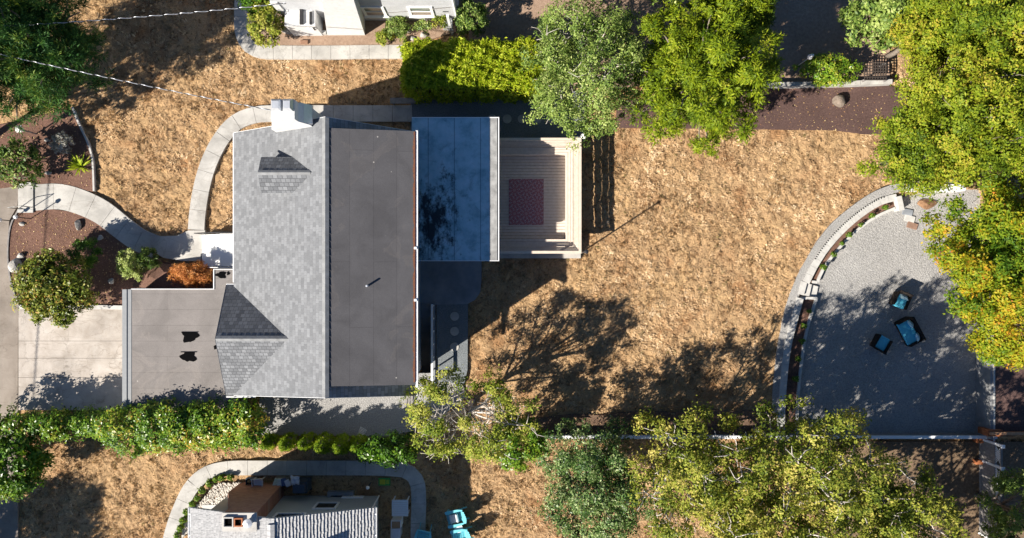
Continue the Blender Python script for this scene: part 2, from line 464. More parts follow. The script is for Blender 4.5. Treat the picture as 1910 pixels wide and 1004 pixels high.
def sheet(name, pts, mat, z0=-.2, z1=.0, h=0):
    m = MB(); m.prism([P(x,y,h) for x,y in pts], z0, z1)
    return tag(m.build(name, mat), kind='structure')
def pathway(name, pts, w, mat, z1=.03, joint=.95, z0=-.15):
    m = MB(); ribbon(m, spline(px_line(pts), .2), w, z0, z1, joint, .014)
    return tag(m.build(name, mat), kind='structure')

# road, driveway, front walks
sheet("road", [(-420,-400),(-420,1500),(33,1500),(33,755),(34,570),(18,520),(14,460),(17,412),(32,385),(36,345),(0,350),(-60,300),(-90,-400)], ASPH, z1=.0)
m = MB()
for c,d in ((577,636),(636.5,668),(668.5,704),(704.5,765)):
    for a,b in ((35,231),):
        p, q_ = P(a,d), P(b,c); m.box(p.x,p.y,-.2,q_.x,q_.y,.024)
tag(m.build("driveway", CONC_D), kind='structure')
pathway("front_walk", [(64,369),(110,367),(150,377),(190,396),(225,423),(258,447),(292,461)], [1.28,1.12], CONC, .034)
sheet("walk_landing", [(291,445),(300,441),(330,440),(352,430),(383,430),(378,470),(375,487),(340,487),(305,481),(287,470)], CONC, z1=.03)
pathway("side_walk", [(366,429),(368,400),(376,350),(390,303),(412,260),(440,229),(478,214),(530,212),(620,212),(700,212),(769,212)], .80, CONC, .026)
pathway("neighbour_walk", [(451,-40),(450,20),(450,55),(460,82),(485,96),(530,98),(620,98),(700,97),(760,97)], .66, CONC, .03)
pathway("south_neighbour_walk", [(310,1040),(322,990),(336,950),(356,910),(385,884),(425,874),(480,873),(560,873),(640,873),(720,874),(760,880),(778,900),(781,935),(780,980),(779,1050)], .72, CONC, .03)
# planting beds, gravel and slabs
sheet("mulch_bed", [(36,398),(60,391),(100,391),(140,396),(180,412),(215,438),(250,466),(290,486),(330,492),(376,490),(440,490),(440,560),(240,560),(232,571),(40,571),(25,535),(19,500),(17,460),(20,420)], MULCH, z1=.015)
sheet("mulch_bed", [(-80,250),(60,220),(138,200),(150,240),(168,275),(175,310),(174,358),(130,350),(70,343),(0,352),(-80,330)], MULCH, z1=.01)
sheet("mulch_bed", [(1150,190),(1440,165),(1660,160),(1700,170),(1700,250),(1610,250),(1560,243),(1350,240),(1150,238)], MULCHD, z1=.0)
sheet("mulch_bed", [(985,784),(1030,776),(1075,772),(1120,775),(1165,769),(1210,766),(1260,770),(1310,763),(1370,767),(1440,762),(1440,812),(985,812)], m_rough("leafy_mulch",[(.2,(.09,.055,.04)),(.5,(.18,.115,.08)),(.8,(.30,.20,.14))],10,8,.9,24,.05,.95,big=(.6,.75)), z1=.0)
sheet("bare_soil_bed", [(470,72),(500,30),(560,-40),(850,-40),(850,60),(760,86),(690,85),(520,85),(482,82)], SOIL, z1=.0)
sheet("bare_soil_yard", [(860,-80),(1190,-80),(1660,-80),(1660,150),(1010,165),(880,120)], SOIL, z0=-.3, z1=-.01)
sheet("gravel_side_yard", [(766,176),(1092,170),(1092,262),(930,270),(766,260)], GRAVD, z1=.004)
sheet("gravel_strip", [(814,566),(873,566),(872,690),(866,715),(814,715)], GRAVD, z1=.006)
sheet("gravel_walk", [(484,742),(600,700),(860,695),(868,740),(800,798),(720,814),(484,812)], GRAV, z1=.0)
sheet("back_slab", [(778,470),(778,564),(818,569),(872,567),(886,560),(896,545),(898,520),(898,470)], SLAB, z1=.035)
sheet("deck_footing", [(925,470),(1083,470),(1083,482),(925,482)], CONC, z1=.06)
sheet("gravel_patio", PATIO and [(1672,368),(1640,377),(1605,399),(1570,429),(1540,463),(1518,497),(1503,527),(1492,556),(1480,600),(1470,640),(1463,690),(1458,755),(1456,822),(1834,818),(1834,600),(1850,480),(1840,350),(1740,354)], GRAV, z0=-.7, z1=-.35)
m = MB(); ribbon(m, spline(px_line([(1700,344),(1665,353),(1632,366),(1596,390),(1558,422),(1528,460),(1506,498),(1490,530),(1478,562),(1470,592),(1462,632),(1456,672),(1451,715),(1448,770)]),.2), .44, -.2, .006)
tag(m.build("gravel_path", GRAV), kind='structure')
sheet("dark_soil", [(1850,560),(1990,560),(1990,806),(1850,806)], MULCHD, z0=.3, z1=.76, h=.76)
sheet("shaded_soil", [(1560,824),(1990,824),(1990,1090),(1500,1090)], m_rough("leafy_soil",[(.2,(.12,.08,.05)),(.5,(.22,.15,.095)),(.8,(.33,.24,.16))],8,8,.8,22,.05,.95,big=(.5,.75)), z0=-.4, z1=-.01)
# mulch banked up against the garage wing
m = MB()
out_ = px_line([(246,535),(262,505),(290,489),(330,494),(372,495),(400,499),(404,540),(330,545)]); inn_ = px_line([(282,538),(290,521),(306,508),(332,505),(370,504),(398,505),(402,538),(340,541)],1.0)
nO = len(out_)
m.add([(p.x,p.y,-.02) for p in out_]+[(p.x,p.y,1.0) for p in inn_],[(k,nO+k,nO+(k+1)%nO,(k+1)%nO)[::-1] for k in range(nO)]+[tuple(nO+k for k in range(nO))[::-1]])
tag(m.build("mulch_bank",MULCH),kind='structure')
# ---------------------------------------------------------------- dry grass standing on the lawn
def grass_tufts(n, region, mat, avoid, name='dry_grass', thr=(.36,.58)):
    X_ = NR.uniform(region[0],region[2],n); Y_ = NR.uniform(region[1],region[3],n)
    k = vnoise(X_,Y_,1.5,31)*.45+vnoise(X_,Y_,3.9,32)*.55 > NR.uniform(thr[0],thr[1],n)
    for p in avoid: k &= ~in_poly(X_,Y_,p)
    X_,Y_ = X_[k],Y_[k]; n = len(X_)
    zi = np.clip(np.searchsorted(gx,X_),0,nx-1); yi = np.clip(np.searchsorted(gy,Y_),0,ny-1); Z_ = Z[yi,zi]
    ok = Z_ > -.3; X_,Y_,Z_ = X_[ok],Y_[ok],Z_[ok]; n = len(X_)
    B = 9; ci = np.repeat(np.arange(n),B); m_ = n*B
    base = np.stack([X_[ci]+NR.normal(0,.035,m_),Y_[ci]+NR.normal(0,.035,m_),Z_[ci]-.01],1)
    lean = vnoise(X_,Y_,.8,33)*6.28*1.5
    an = lean[ci]+np.repeat(NR.normal(0,.8,n),B)+NR.normal(0,.55,m_); el = NR.uniform(.3,1.2,m_); L_ = NR.uniform(.07,.17,m_)
    d = np.stack([np.cos(an)*np.cos(el),np.sin(an)*np.cos(el),np.sin(el)],1)*L_[:,None]
    w = np.stack([-np.sin(an),np.cos(an),0*an],1)*NR.uniform(.006,.013,m_)[:,None]
    tip = base+d; tip[:,2] -= L_*.25
    v = np.stack([base-w,base+w,(base+d*.6)+w*.8,tip],1).reshape(-1,3)
    me = bpy.data.meshes.new(name); me.vertices.add(len(v)); me.vertices.foreach_set('co',v.astype(np.float32).ravel())
    me.loops.add(len(v)); me.loops.foreach_set('vertex_index',np.arange(len(v),dtype=np.int32))
    me.polygons.add(m_); me.polygons.foreach_set('loop_start',np.arange(0,len(v),4,dtype=np.int32)); me.update(); me.validate()
    a_ = me.attributes.new('tint','FLOAT','POINT')
    tt = np.clip(vnoise(X_,Y_,.6,34)[ci]*.35+(vnoise(X_,Y_,3.6,35)[ci]-.5)*.6+NR.normal(.38,.13,m_),0,1)
    a_.data.foreach_set('value',np.repeat(tt,4).astype(np.float32)); me.materials.append(mat)
    tag(link(bpy.data.objects.new(name,me)),kind='stuff')
L_STRAW = m_leaf("straw_blades",[(.05,(.21,.13,.07)),(.4,(.51,.345,.19)),(.75,(.69,.50,.31)),(1,(.83,.68,.48))],rough=.7,spec=.15,trans=.12)
AVOID = [[(p.x,p.y) for p in px_line(q)] for q in (
 [(431,236),(931,215),(1085,250),(1085,480),(900,490),(900,570),(874,570),(870,745),(800,800),(720,815),(484,812),(484,760),(225,765),(33,765),(30,380),(60,345),(175,340),(290,440),(330,430),(352,425),(375,420),(432,430)],
 [(-80,-80),(33,-80),(33,1100),(-80,1100)],[(0,215),(138,200),(176,300),(176,357),(0,350)],
 [(1145,160),(1660,150),(1700,250),(1610,250),(1560,243),(1140,240)],[(860,-80),(1660,-80),(1660,150),(1010,165),(766,176),(880,120)],
 [(766,176),(1092,170),(1092,262),(766,262)],[(985,778),(1440,765),(1440,812),(985,812)],
 [(445,-80),(860,-80),(850,65),(766,108),(500,112),(460,95)],
 [(1700,335),(1665,345),(1632,358),(1590,384),(1550,418),(1518,458),(1496,498),(1480,530),(1468,562),(1460,592),(1452,632),(1446,672),(1441,715),(1438,815),(1990,815),(1990,300)],
 [(330,1080),(328,960),(365,905),(400,885),(480,882),(750,885),(775,930),(770,1080)],
)]
def ribbon_poly(pts,w):
    cl = spline(px_line(pts),.3); L=[];R_=[]
    for i,p in enumerate(cl):
        t = (cl[min(i+1,len(cl)-1)]-cl[max(i-1,0)]).normalized(); nn = Vector((-t.y,t.x,0))*w/2; L.append((p.x+nn.x,p.y+nn.y)); R_.append((p.x-nn.x,p.y-nn.y))
    return L+R_[::-1]
AVOID += [ribbon_poly([(64,369),(110,367),(150,377),(190,396),(225,423),(258,447),(292,461)],1.3),
 ribbon_poly([(366,429),(368,400),(376,350),(390,303),(412,260),(440,229),(478,214),(530,212),(620,212),(700,212),(769,212)],.9),
 ribbon_poly([(310,1040),(322,990),(336,950),(356,910),(385,884),(425,874),(480,873),(560,873),(640,873),(720,874),(760,880),(778,900),(781,935),(780,980),(779,1050)],.82)]
grass_tufts(110000,(-25.5,-13.6,25.5,13.6),L_STRAW,AVOID)

L_WEED = m_leaf("weed_blades",[(.05,(.07,.06,.02)),(.5,(.16,.14,.05)),(1,(.28,.22,.09))],rough=.7,spec=.1,trans=.1)
grass_tufts(5200,(-25.5,-13.6,25.5,13.6),L_WEED,AVOID,'lawn_weeds',(.45,.8))
# ---------------------------------------------------------------- the main house
house = thing("house", "large grey house with a shingled front roof, flat rear dormer and flat garage wing", "house", (-8.5, .3, 0))
YN, RX, RZ = 6.14, -7.58, 6.4
FX, FZ, BX, BZ, YS = -12.55, 3.0, -4.3, 3.2, -5.70
def zf(x): return FZ + (x-FX)*(RZ-FZ)/(RX-FX)
def zr(x): return RZ + (x-RX)*(BZ-RZ)/(BX-RX)
m = MB()
m.box(-12.2,-4.95,-.3,-4.5,5.85,2.85)
m.xz([(-12.2,2.85),(-4.5,2.85),(-4.5,3.15),(RX,6.15),(-12.2,2.98)],-4.95,5.85)
m.box(-12.62,-5.45,-.3,-12.2,-.95,2.8)
m.yz([(-.95,2.85),(-5.45,2.85),(-2.95,4.75)],-12.5,-11)
walls = m.build("wall", SIDE, house)
# roof planes
m = MB(); m.slab([(FX,YS,FZ),(RX,-5.23,RZ),(RX,6.17,RZ),(FX,YN,FZ)], .16)
rf = m.build("front_roof", SH_F, house)
m = MB(); m.slab([(RX,-5.23,RZ),(BX,-5.67,BZ),(BX,6.14,BZ),(RX,6.17,RZ)], .16)
m.build("rear_roof", SH_R, house)
m = MB()
for k in range(38):
    y0 = -5.22+k*.299
    for s in (-1,1):
        m.add([(RX,y0,RZ+.035),(RX,y0+.31,RZ+.022),(RX+s*.14,y0+.31,RZ-.062+.01),(RX+s*.14,y0,RZ-.062+.024)], [(0,1,2,3) if s<0 else (3,2,1,0)])
m.build("ridge_cap", RIDGE, rf)
# rear shed dormer
m = MB()
m.slab([(-7.44,-4.78,6.31),(-4.03,-4.84,5.5),(-4.03,5.76,5.5),(-7.44,5.74,6.31)], .14)
shed = m.build("flat_dormer_roof", MEMB, house)
m = MB()
m.xz([(-7.35,6.12),(-4.28,5.40),(-4.28,3.1),(-7.35,6.0)],-4.6,5.5)
m.build("dormer_wall", SIDEX, house)
m = MB()
m.box(-4.03,-4.95,5.38,-3.93,5.8,5.49); gut = m.build("gutter", TRIM, house, bevel=.015)
m = MB(); m.box(-4.30,-5.70,3.06,-4.24,-4.75,3.18); m.build("gutter", TRIM, house)
m = MB(); r2 = random.Random(3)
y = -4.7
while y < 5.7:
    w = .03+.05*abs(math.sin(y*1.7)+.4*math.sin(y*5.1))+r2.uniform(0,.03); st = r2.uniform(.03,.06)
    m.obox((-4.04-w/2,y,5.51+w*.12),(w,st*1.4,.03),Matrix.Rotation(r2.uniform(-.3,.3),3,'Z')); y += st
m.build("leaf_litter", NEEDLE, gut)
m = MB()
for x,y in ((712,528),):
    p = P(688,533,5.75); m.lathe((p.x,p.y,5.6),[(.045,0),(.045,.62),(.03,.63)],12)
m.build("vent_pipe", GALV, shed)
m = MB()
for (x,y) in ((775,463),(775,560)):
    m = MB(); p = P(x,y,5.5); m.box(p.x-.06,p.y-.05,5.47,p.x+.05,p.y+.05,5.54); m.build("gutter_bracket", TRIM, gut)
# small gabled dormer on the front slope
m = MB()
fx = -10.47
m.add([(fx-.0,3.975,5.95),(-8.2,3.975,5.96),(-9.2,4.72,5.27),(fx-.1,4.72,5.25)],[(0,1,2,3)])
m.add([(fx-.0,3.975,5.95),(-8.2,3.975,5.96),(-9.2,3.2,5.27),(fx-.1,3.2,5.25)],[(3,2,1,0)])
m.add([(fx-.1,4.72,5.25),(fx,3.975,5.95),(fx-.1,3.2,5.25),(fx-.1,3.2,5.13),(fx,3.975,5.83),(fx-.1,4.72,5.13)],[(0,1,4,5),(1,2,3,4)])
sd = m.build("small_dormer_roof", SH_G, house)
m = MB()
for k in range(8):
    x0 = fx+k*.27
    for s in (-1,1):
        m.add([(x0,3.975,5.985),(x0+.28,3.975,5.98),(x0+.28,3.975+s*.10,5.895),(x0,3.975+s*.10,5.905)],[(0,1,2,3) if s<0 else (3,2,1,0)])
m.build("ridge_cap", RIDGE, sd)
m = MB(); m.box(fx+.02,3.3,4.3,fx+1.5,4.62,5.18); m.yz([(3.3,5.18),(4.62,5.18),(3.975,5.8)],fx+.02,fx+1.6)
dw = m.build("small_dormer_wall", SIDE, house)
m = MB(); m.box(fx-.01,3.6,4.62,fx+.02,4.36,5.3); m.build("window", GLASS, dw)
m = MB(); p = P(399,571+.0,0)
# front cross gable
GX = -12.9; CZ = 5.1; CE = 2.95
m = MB()
m.slab([(GX,-5.76,CE),(-12.4,-5.76,CE),(-9.42,-2.95,CZ),(GX+.35,-2.95,CZ)],.15)
m.slab([(GX+.35,-2.95,CZ),(-9.42,-2.95,CZ),(-12.4,-.72,CE),(GX,-.72,CE)],.15)
cg = m.build("cross_gable_roof", SH_G, house)
m = MB()
for k in range(12):
    x0 = GX+.35+k*.26
    for s in (-1,1):
        m.add([(x0,-2.95,CZ+.03),(x0+.28,-2.95,CZ+.02),(x0+.28,-2.95+s*.12,CZ-.085),(x0,-2.95+s*.12,CZ-.07)],[(0,1,2,3) if s<0 else (3,2,1,0)])
m.build("ridge_cap", RIDGE, cg)
m = MB()
p0,p1 = P(399,509,3),P(452,513,3.1)
m.box(GX-.02,-.72,2.80,-12.3,-.67,2.92)
m.box(GX-.02,-5.81,2.80,-11.6,-5.76,2.92)
m.add([(GX-.02,-5.76,CE+.01),(GX+.33,-2.95,CZ+.01),(GX+.33,-2.95,CZ-.18),(GX-.02,-5.76,CE-.18)],[(3,2,1,0)])
m.add([(GX-.02,-.72,CE+.01),(GX+.33,-2.95,CZ+.01),(GX+.33,-2.95,CZ-.18),(GX-.02,-.72,CE-.18)],[(0,1,2,3)])
m.build("eave_trim", TRIM, cg)
m = MB()
m.box(FX-.06,-.6,2.84,FX,6.14,2.96)
m.build("front_gutter", TRIM, house, bevel=.012)
for y,a in ((6.17,0),(-5.23,1)):   # white rake boards
    m = MB()
    ye = YN if y>0 else YS
    d = .015 if y>0 else -.015
    m.add([(FX,ye,FZ+.01),(RX,y,RZ+.01),(RX,y,RZ-.2),(FX,ye,FZ-.2),(FX,ye+d,FZ+.01),(RX,y+d,RZ+.01),(RX,y+d,RZ-.2),(FX,ye+d,FZ-.2)],
          [(0,1,5,4),(4,5,6,7),(2,3,7,6)])
    ye = 6.14 if y>0 else -5.67
    m.add([(BX,ye,BZ+.01),(RX,y,RZ+.01),(RX,y,RZ-.2),(BX,ye,BZ-.2),(BX,ye+d,BZ+.01),(RX,y+d,RZ+.01),(RX,y+d,RZ-.2),(BX,ye+d,BZ-.2)],
          [(0,1,5,4),(4,5,6,7),(2,3,7,6)])
    m.build("rake_board", TRIM, house)
# walls' openings
for y0,y1 in ((2.6,4.4),(.4,1.3)):
    m = MB(); m.box(-12.25,y0-.08,.95,-12.19,y1+.08,2.3); wf = m.build("window", TRIM, house)
    m = MB(); m.box(-12.27,y0,1.03,-12.24,y1,2.22); m.build("pane", GLASS, wf)
m = MB(); m.box(-12.26,1.5,.5,-12.18,2.4,2.55); m.build("front_door", DOOR, house)
for y0,y1 in ((-3.6,-2.0),(-1.2,.2),(1.5,3.2),(4.0,5.2)):
    m = MB(); m.box(-4.28,y0-.07,4.1,-4.24,y1+.07,5.2); wf = m.build("window", TRIM, house)
    m = MB(); m.box(-4.25,y0,4.17,-4.22,y1,5.13); m.build("pane", GLASS, wf)
# white front stoop with steps going down to the walk
m = MB()
SZ = 1.35
a,b = P(410,436,SZ),P(440,497,SZ)
m.box(a.x,b.y,-.2,-12.2,a.y,SZ)
for k,(x0,x1) in enumerate(((377,385),(385,393.5),(393.5,402),(402,410))):
    zz = .27+k*.27
    m.box(P(x0,0,zz).x,b.y+.002*(k+1),-.2,P(x1,0,zz+.27).x,a.y-.002*(k+1),zz)
st = m.build("front_steps", WHITE, house)
for yy in (a.y+.03, b.y-.05):
    m = MB(); xs = P(377,0,.2).x
    m.tube([(xs,yy,0),(xs,yy,1.1),(a.x,yy,2.2),(-12.3,yy,2.2)],.02,8)
    for k in range(7):
        x = xs+(k+.5)*(a.x-xs)/7; m.tube([(x,yy,.1),(x,yy,1.1+1.1*(k+.5)/7)],.009,6)
    for k in range(4): m.tube([(a.x+.1+k*.17,yy,SZ-.1),(a.x+.1+k*.17,yy,2.2)],.009,6)
    m.build("handrail", BLACK if yy>b.y+.5 else TRIM, st)
# white chimney on the north gable
m = MB()
m.xz([(-10.1,-.2),(-8.22,-.2),(-8.22,6.35),(-8.5,7.05),(-8.5,7.55),(-9.42,7.55),(-9.42,6.2),(-10.1,5.3)],5.86,6.62)
ch = m.build("chimney", WHITEW, house)
m = MB(); m.xz([(-8.5,6.9),(-8.12,6.35),(-8.12,6.25),(-8.5,6.8)],5.9,6.66); m.build("chimney_shoulder", GALV, ch)
for x0,x1 in ((-9.40,-8.98),(-8.94,-8.52)):
    m = MB(); xc=(x0+x1)/2
    m.add([(x0,6.13,7.62),(x1,6.13,7.62),(x1,6.63,7.62),(x0,6.63,7.62),(x0+.09,6.24,7.80),(x1-.09,6.24,7.80),(x1-.09,6.52,7.80),(x0+.09,6.52,7.80)],
          [(0,1,5,4),(1,2,6,5),(2,3,7,6),(3,0,4,7),(4,5,6,7),(3,2,1,0)])
    for xx,yy in ((x0+.05,6.17),(x1-.05,6.17),(x0+.05,6.59),(x1-.05,6.59)): m.box(xx-.02,yy-.02,7.55,xx+.02,yy+.02,7.62)
    m.build("chimney_cap", GALV, ch)
# low flat-roofed garage wing
GZ = 2.45
a,b = P(229,540,GZ),P(430,762,GZ)
m = MB()
m.box(a.x+.25,b.y+.2,-.2,-12.62,a.y-.15,GZ-.2); m.box(-13.35,-.95,-.2,-12.2,-.1,GZ-.2)
m.build("garage_wall", SIDEX, house)
m = MB()
e0,e1 = P(400,503,GZ),P(433,540,GZ)
m.prism([(a.x+.4,b.y),(-12.55,b.y),(-12.55,e0.y),(e0.x,e0.y),(e0.x,a.y),(a.x+.4,a.y)],GZ-.2,GZ)
gr = m.build("garage_roof", MEMBG, house)
m = MB()
m.box(a.x,b.y-.03,GZ-.26,a.x+.2,a.y-.0,GZ+.05); m.box(a.x+.2,b.y-.03,GZ-.2,a.x+.4,a.y,GZ+.015)
m.build("edge_strip", STRIP, gr)
m = MB(); m.box(a.x+.4,a.y,GZ-.18,e0.x-.04,a.y+.03,GZ+.05); m.box(e0.x-.04,a.y,GZ-.18,e0.x,e0.y,GZ+.04); m.box(e0.x-.04,e0.y,GZ-.18,-12.6,e0.y+.03,GZ+.04)
m.build("roof_edge", TRIM, gr)
m = MB(); m.box(a.x+.2,b.y-.05,GZ-.2,-12.9,b.y-.03,GZ+.03)
m.build("roof_edge", STRIP, gr)
r2 = random.Random(5)
def blot(cx,cy,rx,ry,seed,flat=False):
    R = random.Random(seed); ph=[R.uniform(0,6) for _ in range(4)]; out=[]
    for k in range(26):
        t=2*math.pi*k/26; r=1+.18*math.sin(3*t+ph[0])+.12*math.sin(5*t+ph[1])+.06*math.sin(9*t+ph[2])
        x=rx*r*math.cos(t); y=ry*r*math.sin(t)
        if flat: y=min(y,ry*.55)
        out.append((cx+x,cy+y))
    return out
for i,(x,y,rx,ry,fl) in enumerate(((354,627,12.5,10,1),(352,664,12,10,1),(413,513,8,5.5,0),(426,510,2.5,3,0),(403,648,4,3,0))):
    p = P(x,y,GZ); m = MB(); m.prism(blot(p.x,p.y,rx/35.3,ry/35.3,i+4,fl),GZ-.01,GZ+.016)
    if fl: m.box(p.x-rx/33,p.y+ry*.57/35.3,GZ-.01,p.x+rx/33,p.y+ry*.57/35.3+.03,GZ+.03)
    m.build("tar_patch", TAR, gr)
for y0 in (-5.6,-3.1):
    m = MB(); m.box(a.x+.21,y0,.05,a.x+.26,y0+2.2,2.1); m.build("garage_door", TRIM, house)
# blue flat roof over the rear room
a,b = P(768,220,3.0),P(931,486,3.0)
m = MB(); m.box(-4.28,b.y+.25,-.2,b.x-.3,a.y-.25,2.8); bw = m.build("rear_room_wall", SIDEX, house)
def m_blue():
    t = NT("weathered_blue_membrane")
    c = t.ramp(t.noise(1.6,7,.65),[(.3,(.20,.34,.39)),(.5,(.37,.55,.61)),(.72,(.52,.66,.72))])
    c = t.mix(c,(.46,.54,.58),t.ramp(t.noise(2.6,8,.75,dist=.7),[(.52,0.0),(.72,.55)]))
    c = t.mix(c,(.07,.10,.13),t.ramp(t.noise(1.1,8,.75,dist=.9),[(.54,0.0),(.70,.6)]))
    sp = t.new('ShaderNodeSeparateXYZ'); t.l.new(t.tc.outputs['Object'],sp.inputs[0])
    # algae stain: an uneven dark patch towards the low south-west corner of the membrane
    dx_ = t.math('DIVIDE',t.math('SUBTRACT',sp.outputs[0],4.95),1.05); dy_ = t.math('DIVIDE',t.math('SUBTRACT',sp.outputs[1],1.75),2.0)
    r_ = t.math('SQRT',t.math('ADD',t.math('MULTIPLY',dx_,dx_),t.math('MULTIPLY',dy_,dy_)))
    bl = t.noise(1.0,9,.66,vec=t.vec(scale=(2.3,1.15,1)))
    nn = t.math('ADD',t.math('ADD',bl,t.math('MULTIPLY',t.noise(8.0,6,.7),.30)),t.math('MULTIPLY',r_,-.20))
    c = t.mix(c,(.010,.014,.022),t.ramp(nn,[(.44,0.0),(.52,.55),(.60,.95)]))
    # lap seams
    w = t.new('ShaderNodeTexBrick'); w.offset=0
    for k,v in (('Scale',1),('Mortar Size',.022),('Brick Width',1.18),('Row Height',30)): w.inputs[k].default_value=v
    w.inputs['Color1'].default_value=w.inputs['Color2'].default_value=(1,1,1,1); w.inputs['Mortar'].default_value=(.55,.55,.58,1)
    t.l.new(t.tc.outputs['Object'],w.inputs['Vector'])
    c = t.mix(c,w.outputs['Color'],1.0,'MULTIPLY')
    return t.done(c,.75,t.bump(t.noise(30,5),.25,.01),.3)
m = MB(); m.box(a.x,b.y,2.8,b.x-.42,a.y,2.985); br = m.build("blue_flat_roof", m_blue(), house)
m = MB(); m.box(b.x-.42,b.y,2.8,b.x-.09,a.y,3.0); m.build("parapet", m_rough("gravel_stop",[(.3,(.24,.24,.24)),(.6,(.38,.38,.375)),(.8,(.46,.46,.45))],4,8,.3,50,.01,.9,big=(1.3,.7)), br)
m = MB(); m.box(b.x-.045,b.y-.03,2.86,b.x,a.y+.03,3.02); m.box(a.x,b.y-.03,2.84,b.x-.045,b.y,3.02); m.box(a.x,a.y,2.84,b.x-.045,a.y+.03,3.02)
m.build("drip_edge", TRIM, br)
m = MB(); m.box(b.x-.32,2.2,.35,b.x-.27,4.3,2.4); m.build("glass_door", GLASS, bw)

# ---------------------------------------------------------------- basement stairwell beside the house
sw = thing("basement_stair", "dark basement stairs going down along the back wall of the house behind a white railing", "stairs", (WELL[0], WELL[1], 0))
m = MB()
n = 10
for k in range(n):
    y0 = WELL[1]+.2+k*(WELL[3]-WELL[1]-.2)/n; y1 = WELL[1]+.2+(k+1)*(WELL[3]-WELL[1]-.2)/n
    m.box(WELL[0]-.1,y0,-2.2,WELL[2]+.02,y1,-1.9+k*.19)
m.box(WELL[0]-.1,WELL[1]-.1,-2.25,WELL[2]+.02,WELL[1]+.2,-2.0)
m.build("step", SLAB, sw)
m = MB(); m.box(WELL[2]+.02,WELL[1]-.1,-2.3,WELL[2]+.16,WELL[3]+.05,.12); m.box(WELL[0]-.1,WELL[1]-.22,-2.3,WELL[2]+.16,WELL[1]-.1,.12)
m.build("retaining_side", SLAB, sw)
m = MB(); x = WELL[2]+.09
m.box(x-.05,WELL[1]-.1,.85,x+.05,WELL[3],.93)
m.box(WELL[0],WELL[1]-.2,.85,x,WELL[1]-.12,.92)
for k in range(7):
    y = WELL[1]+k*(WELL[3]-WELL[1]-.1)/6; m.box(x-.03,y-.03,.1,x+.03,y+.03,.86)
m.build("handrail", WHITE, sw)

# ---------------------------------------------------------------- deck
WOOD = m_rough("deck_wood", [(.25,(.50,.43,.365)),(.6,(.62,.54,.465)),(.85,(.70,.62,.545))], 6, 6, .25, 40, .008, .75)
WOODC = m_rough("deck_cap_wood", [(.25,(.55,.45,.37)),(.75,(.66,.56,.47))], 6, 6, .2, 40, .008, .7)
dx0 = P(930,0,.35).x; dx1 = 3.28; dyn = 6.20; dys = .73
deck = thing("deck", "wooden deck with built in perimeter benches behind the blue flat roof", "deck", (1.3, 3.4, 0))
m = MB(); k = 0; y = dys+.02
while y < dyn-.02:
    m.box(dx0-.1,y,.31,dx1-.05,min(y+.132,dyn-.02),.35); y += .148
m.build("deck_boards", WOOD, deck)
m = MB(); m.box(dx0,dys+.02,-.1,dx1-.05,dys+.06,.3); m.box(dx0,dyn-.06,-.1,dx1-.05,dyn-.02,.3); m.box(dx1-.09,dys+.06,-.1,dx1-.05,dyn-.06,.3)
m.build("skirt_boards", WOOD, deck)
# bench seats: mitred boards round three sides
def mitre(mb, off0, off1, z0, z1):
    """a course of boards round the north, east and south sides, off0..off1 in from the outer edge"""
    for (p,q_,r_,s_) in (
        ((dx0,dyn-off0),(dx1-off0,dyn-off0),(dx1-off1,dyn-off1),(dx0,dyn-off1)),
        ((dx1-off0,dyn-off0),(dx1-off0,dys+off0),(dx1-off1,dys+off1),(dx1-off1,dyn-off1)),
        ((dx0,dys+off0),(dx1-off0,dys+off0),(dx1-off1,dys+off1),(dx0,dys+off1))):
        mb.prism([p,q_,r_,s_],z0,z1)
m = MB()
for o0,o1 in ((.36,.465),(.48,.585),(.60,.70)): mitre(m,o0,o1,.76,.80)
m.build("bench_seat", WOOD, deck)
m = MB(); mitre(m,.655,.69,.37,.755); m.build("bench_front", WOOD, deck)
m = MB()
for k in range(5):
    o = .33-k*.052; z = .81+k*.107
    mitre(m,o-.04,o,z,z+(.107 if k in (1,3) else .127))
m.build("bench_back", WOOD, deck)
m = MB(); mitre(m,.0,.125,1.345,1.385); m.build("top_cap", WOODC, deck)
for x in (0.2,1.2,2.2):
    for yy in (dys+.03,dyn-.12): m = MB(); m.box(x,yy,.3,x+.09,yy+.09,1.34); m.build("post", WOOD, deck)
for y in (1.4,2.5,3.6,4.7,5.6): m = MB(); m.box(dx1-.12,y,.3,dx1-.03,y+.09,1.34); m.build("post", WOOD, deck)
# rug
def m_rug():
    t = NT("rug_pattern")
    v = t.vec(scale=(1.75,1.75,1.75))
    vo = t.new('ShaderNodeTexVoronoi', feature='F1'); vo.inputs['Scale'].default_value=1.0; vo.inputs['Randomness'].default_value=0.0
    t.l.new(v,vo.inputs['Vector'])
    d = vo.outputs['Distance']
    ring = t.math('SINE',t.math('MULTIPLY',d,42.0))
    sp = t.new('ShaderNodeVectorMath',operation='SUBTRACT'); t.l.new(v,sp.inputs[0]); t.l.new(vo.outputs['Position'],sp.inputs[1])
    sx = t.new('ShaderNodeSeparateXYZ'); t.l.new(sp.outputs[0],sx.inputs[0])
    ang = t.math('ARCTAN2',sx.outputs[1],sx.outputs[0])
    pet = t.math('MULTIPLY',t.math('SINE',t.math('MULTIPLY',ang,8.0)),t.math('MULTIPLY',d,1.6))
    f = t.math('ADD',t.math('MULTIPLY',ring,.5),pet)
    c = t.ramp(f,[(.05,(.30,.13,.145)),(.3,(.42,.22,.235)),(.55,(.62,.50,.50)),(.8,(.22,.14,.18))])
    return t.done(c,.95,t.bump(t.noise(120,2),.3,.005),.1)
a,b = P(949,334,.36),P(1014,420,.36)
m = MB(); m.box(a.x,b.y,.352,b.x,a.y,.366)
o = m.build("rug", m_rug()); 
for v in o.data.vertices: v.co -= Vector(((a.x+b.x)/2,(a.y+b.y)/2,0))
o.location = ((a.x+b.x)/2,(a.y+b.y)/2,0)
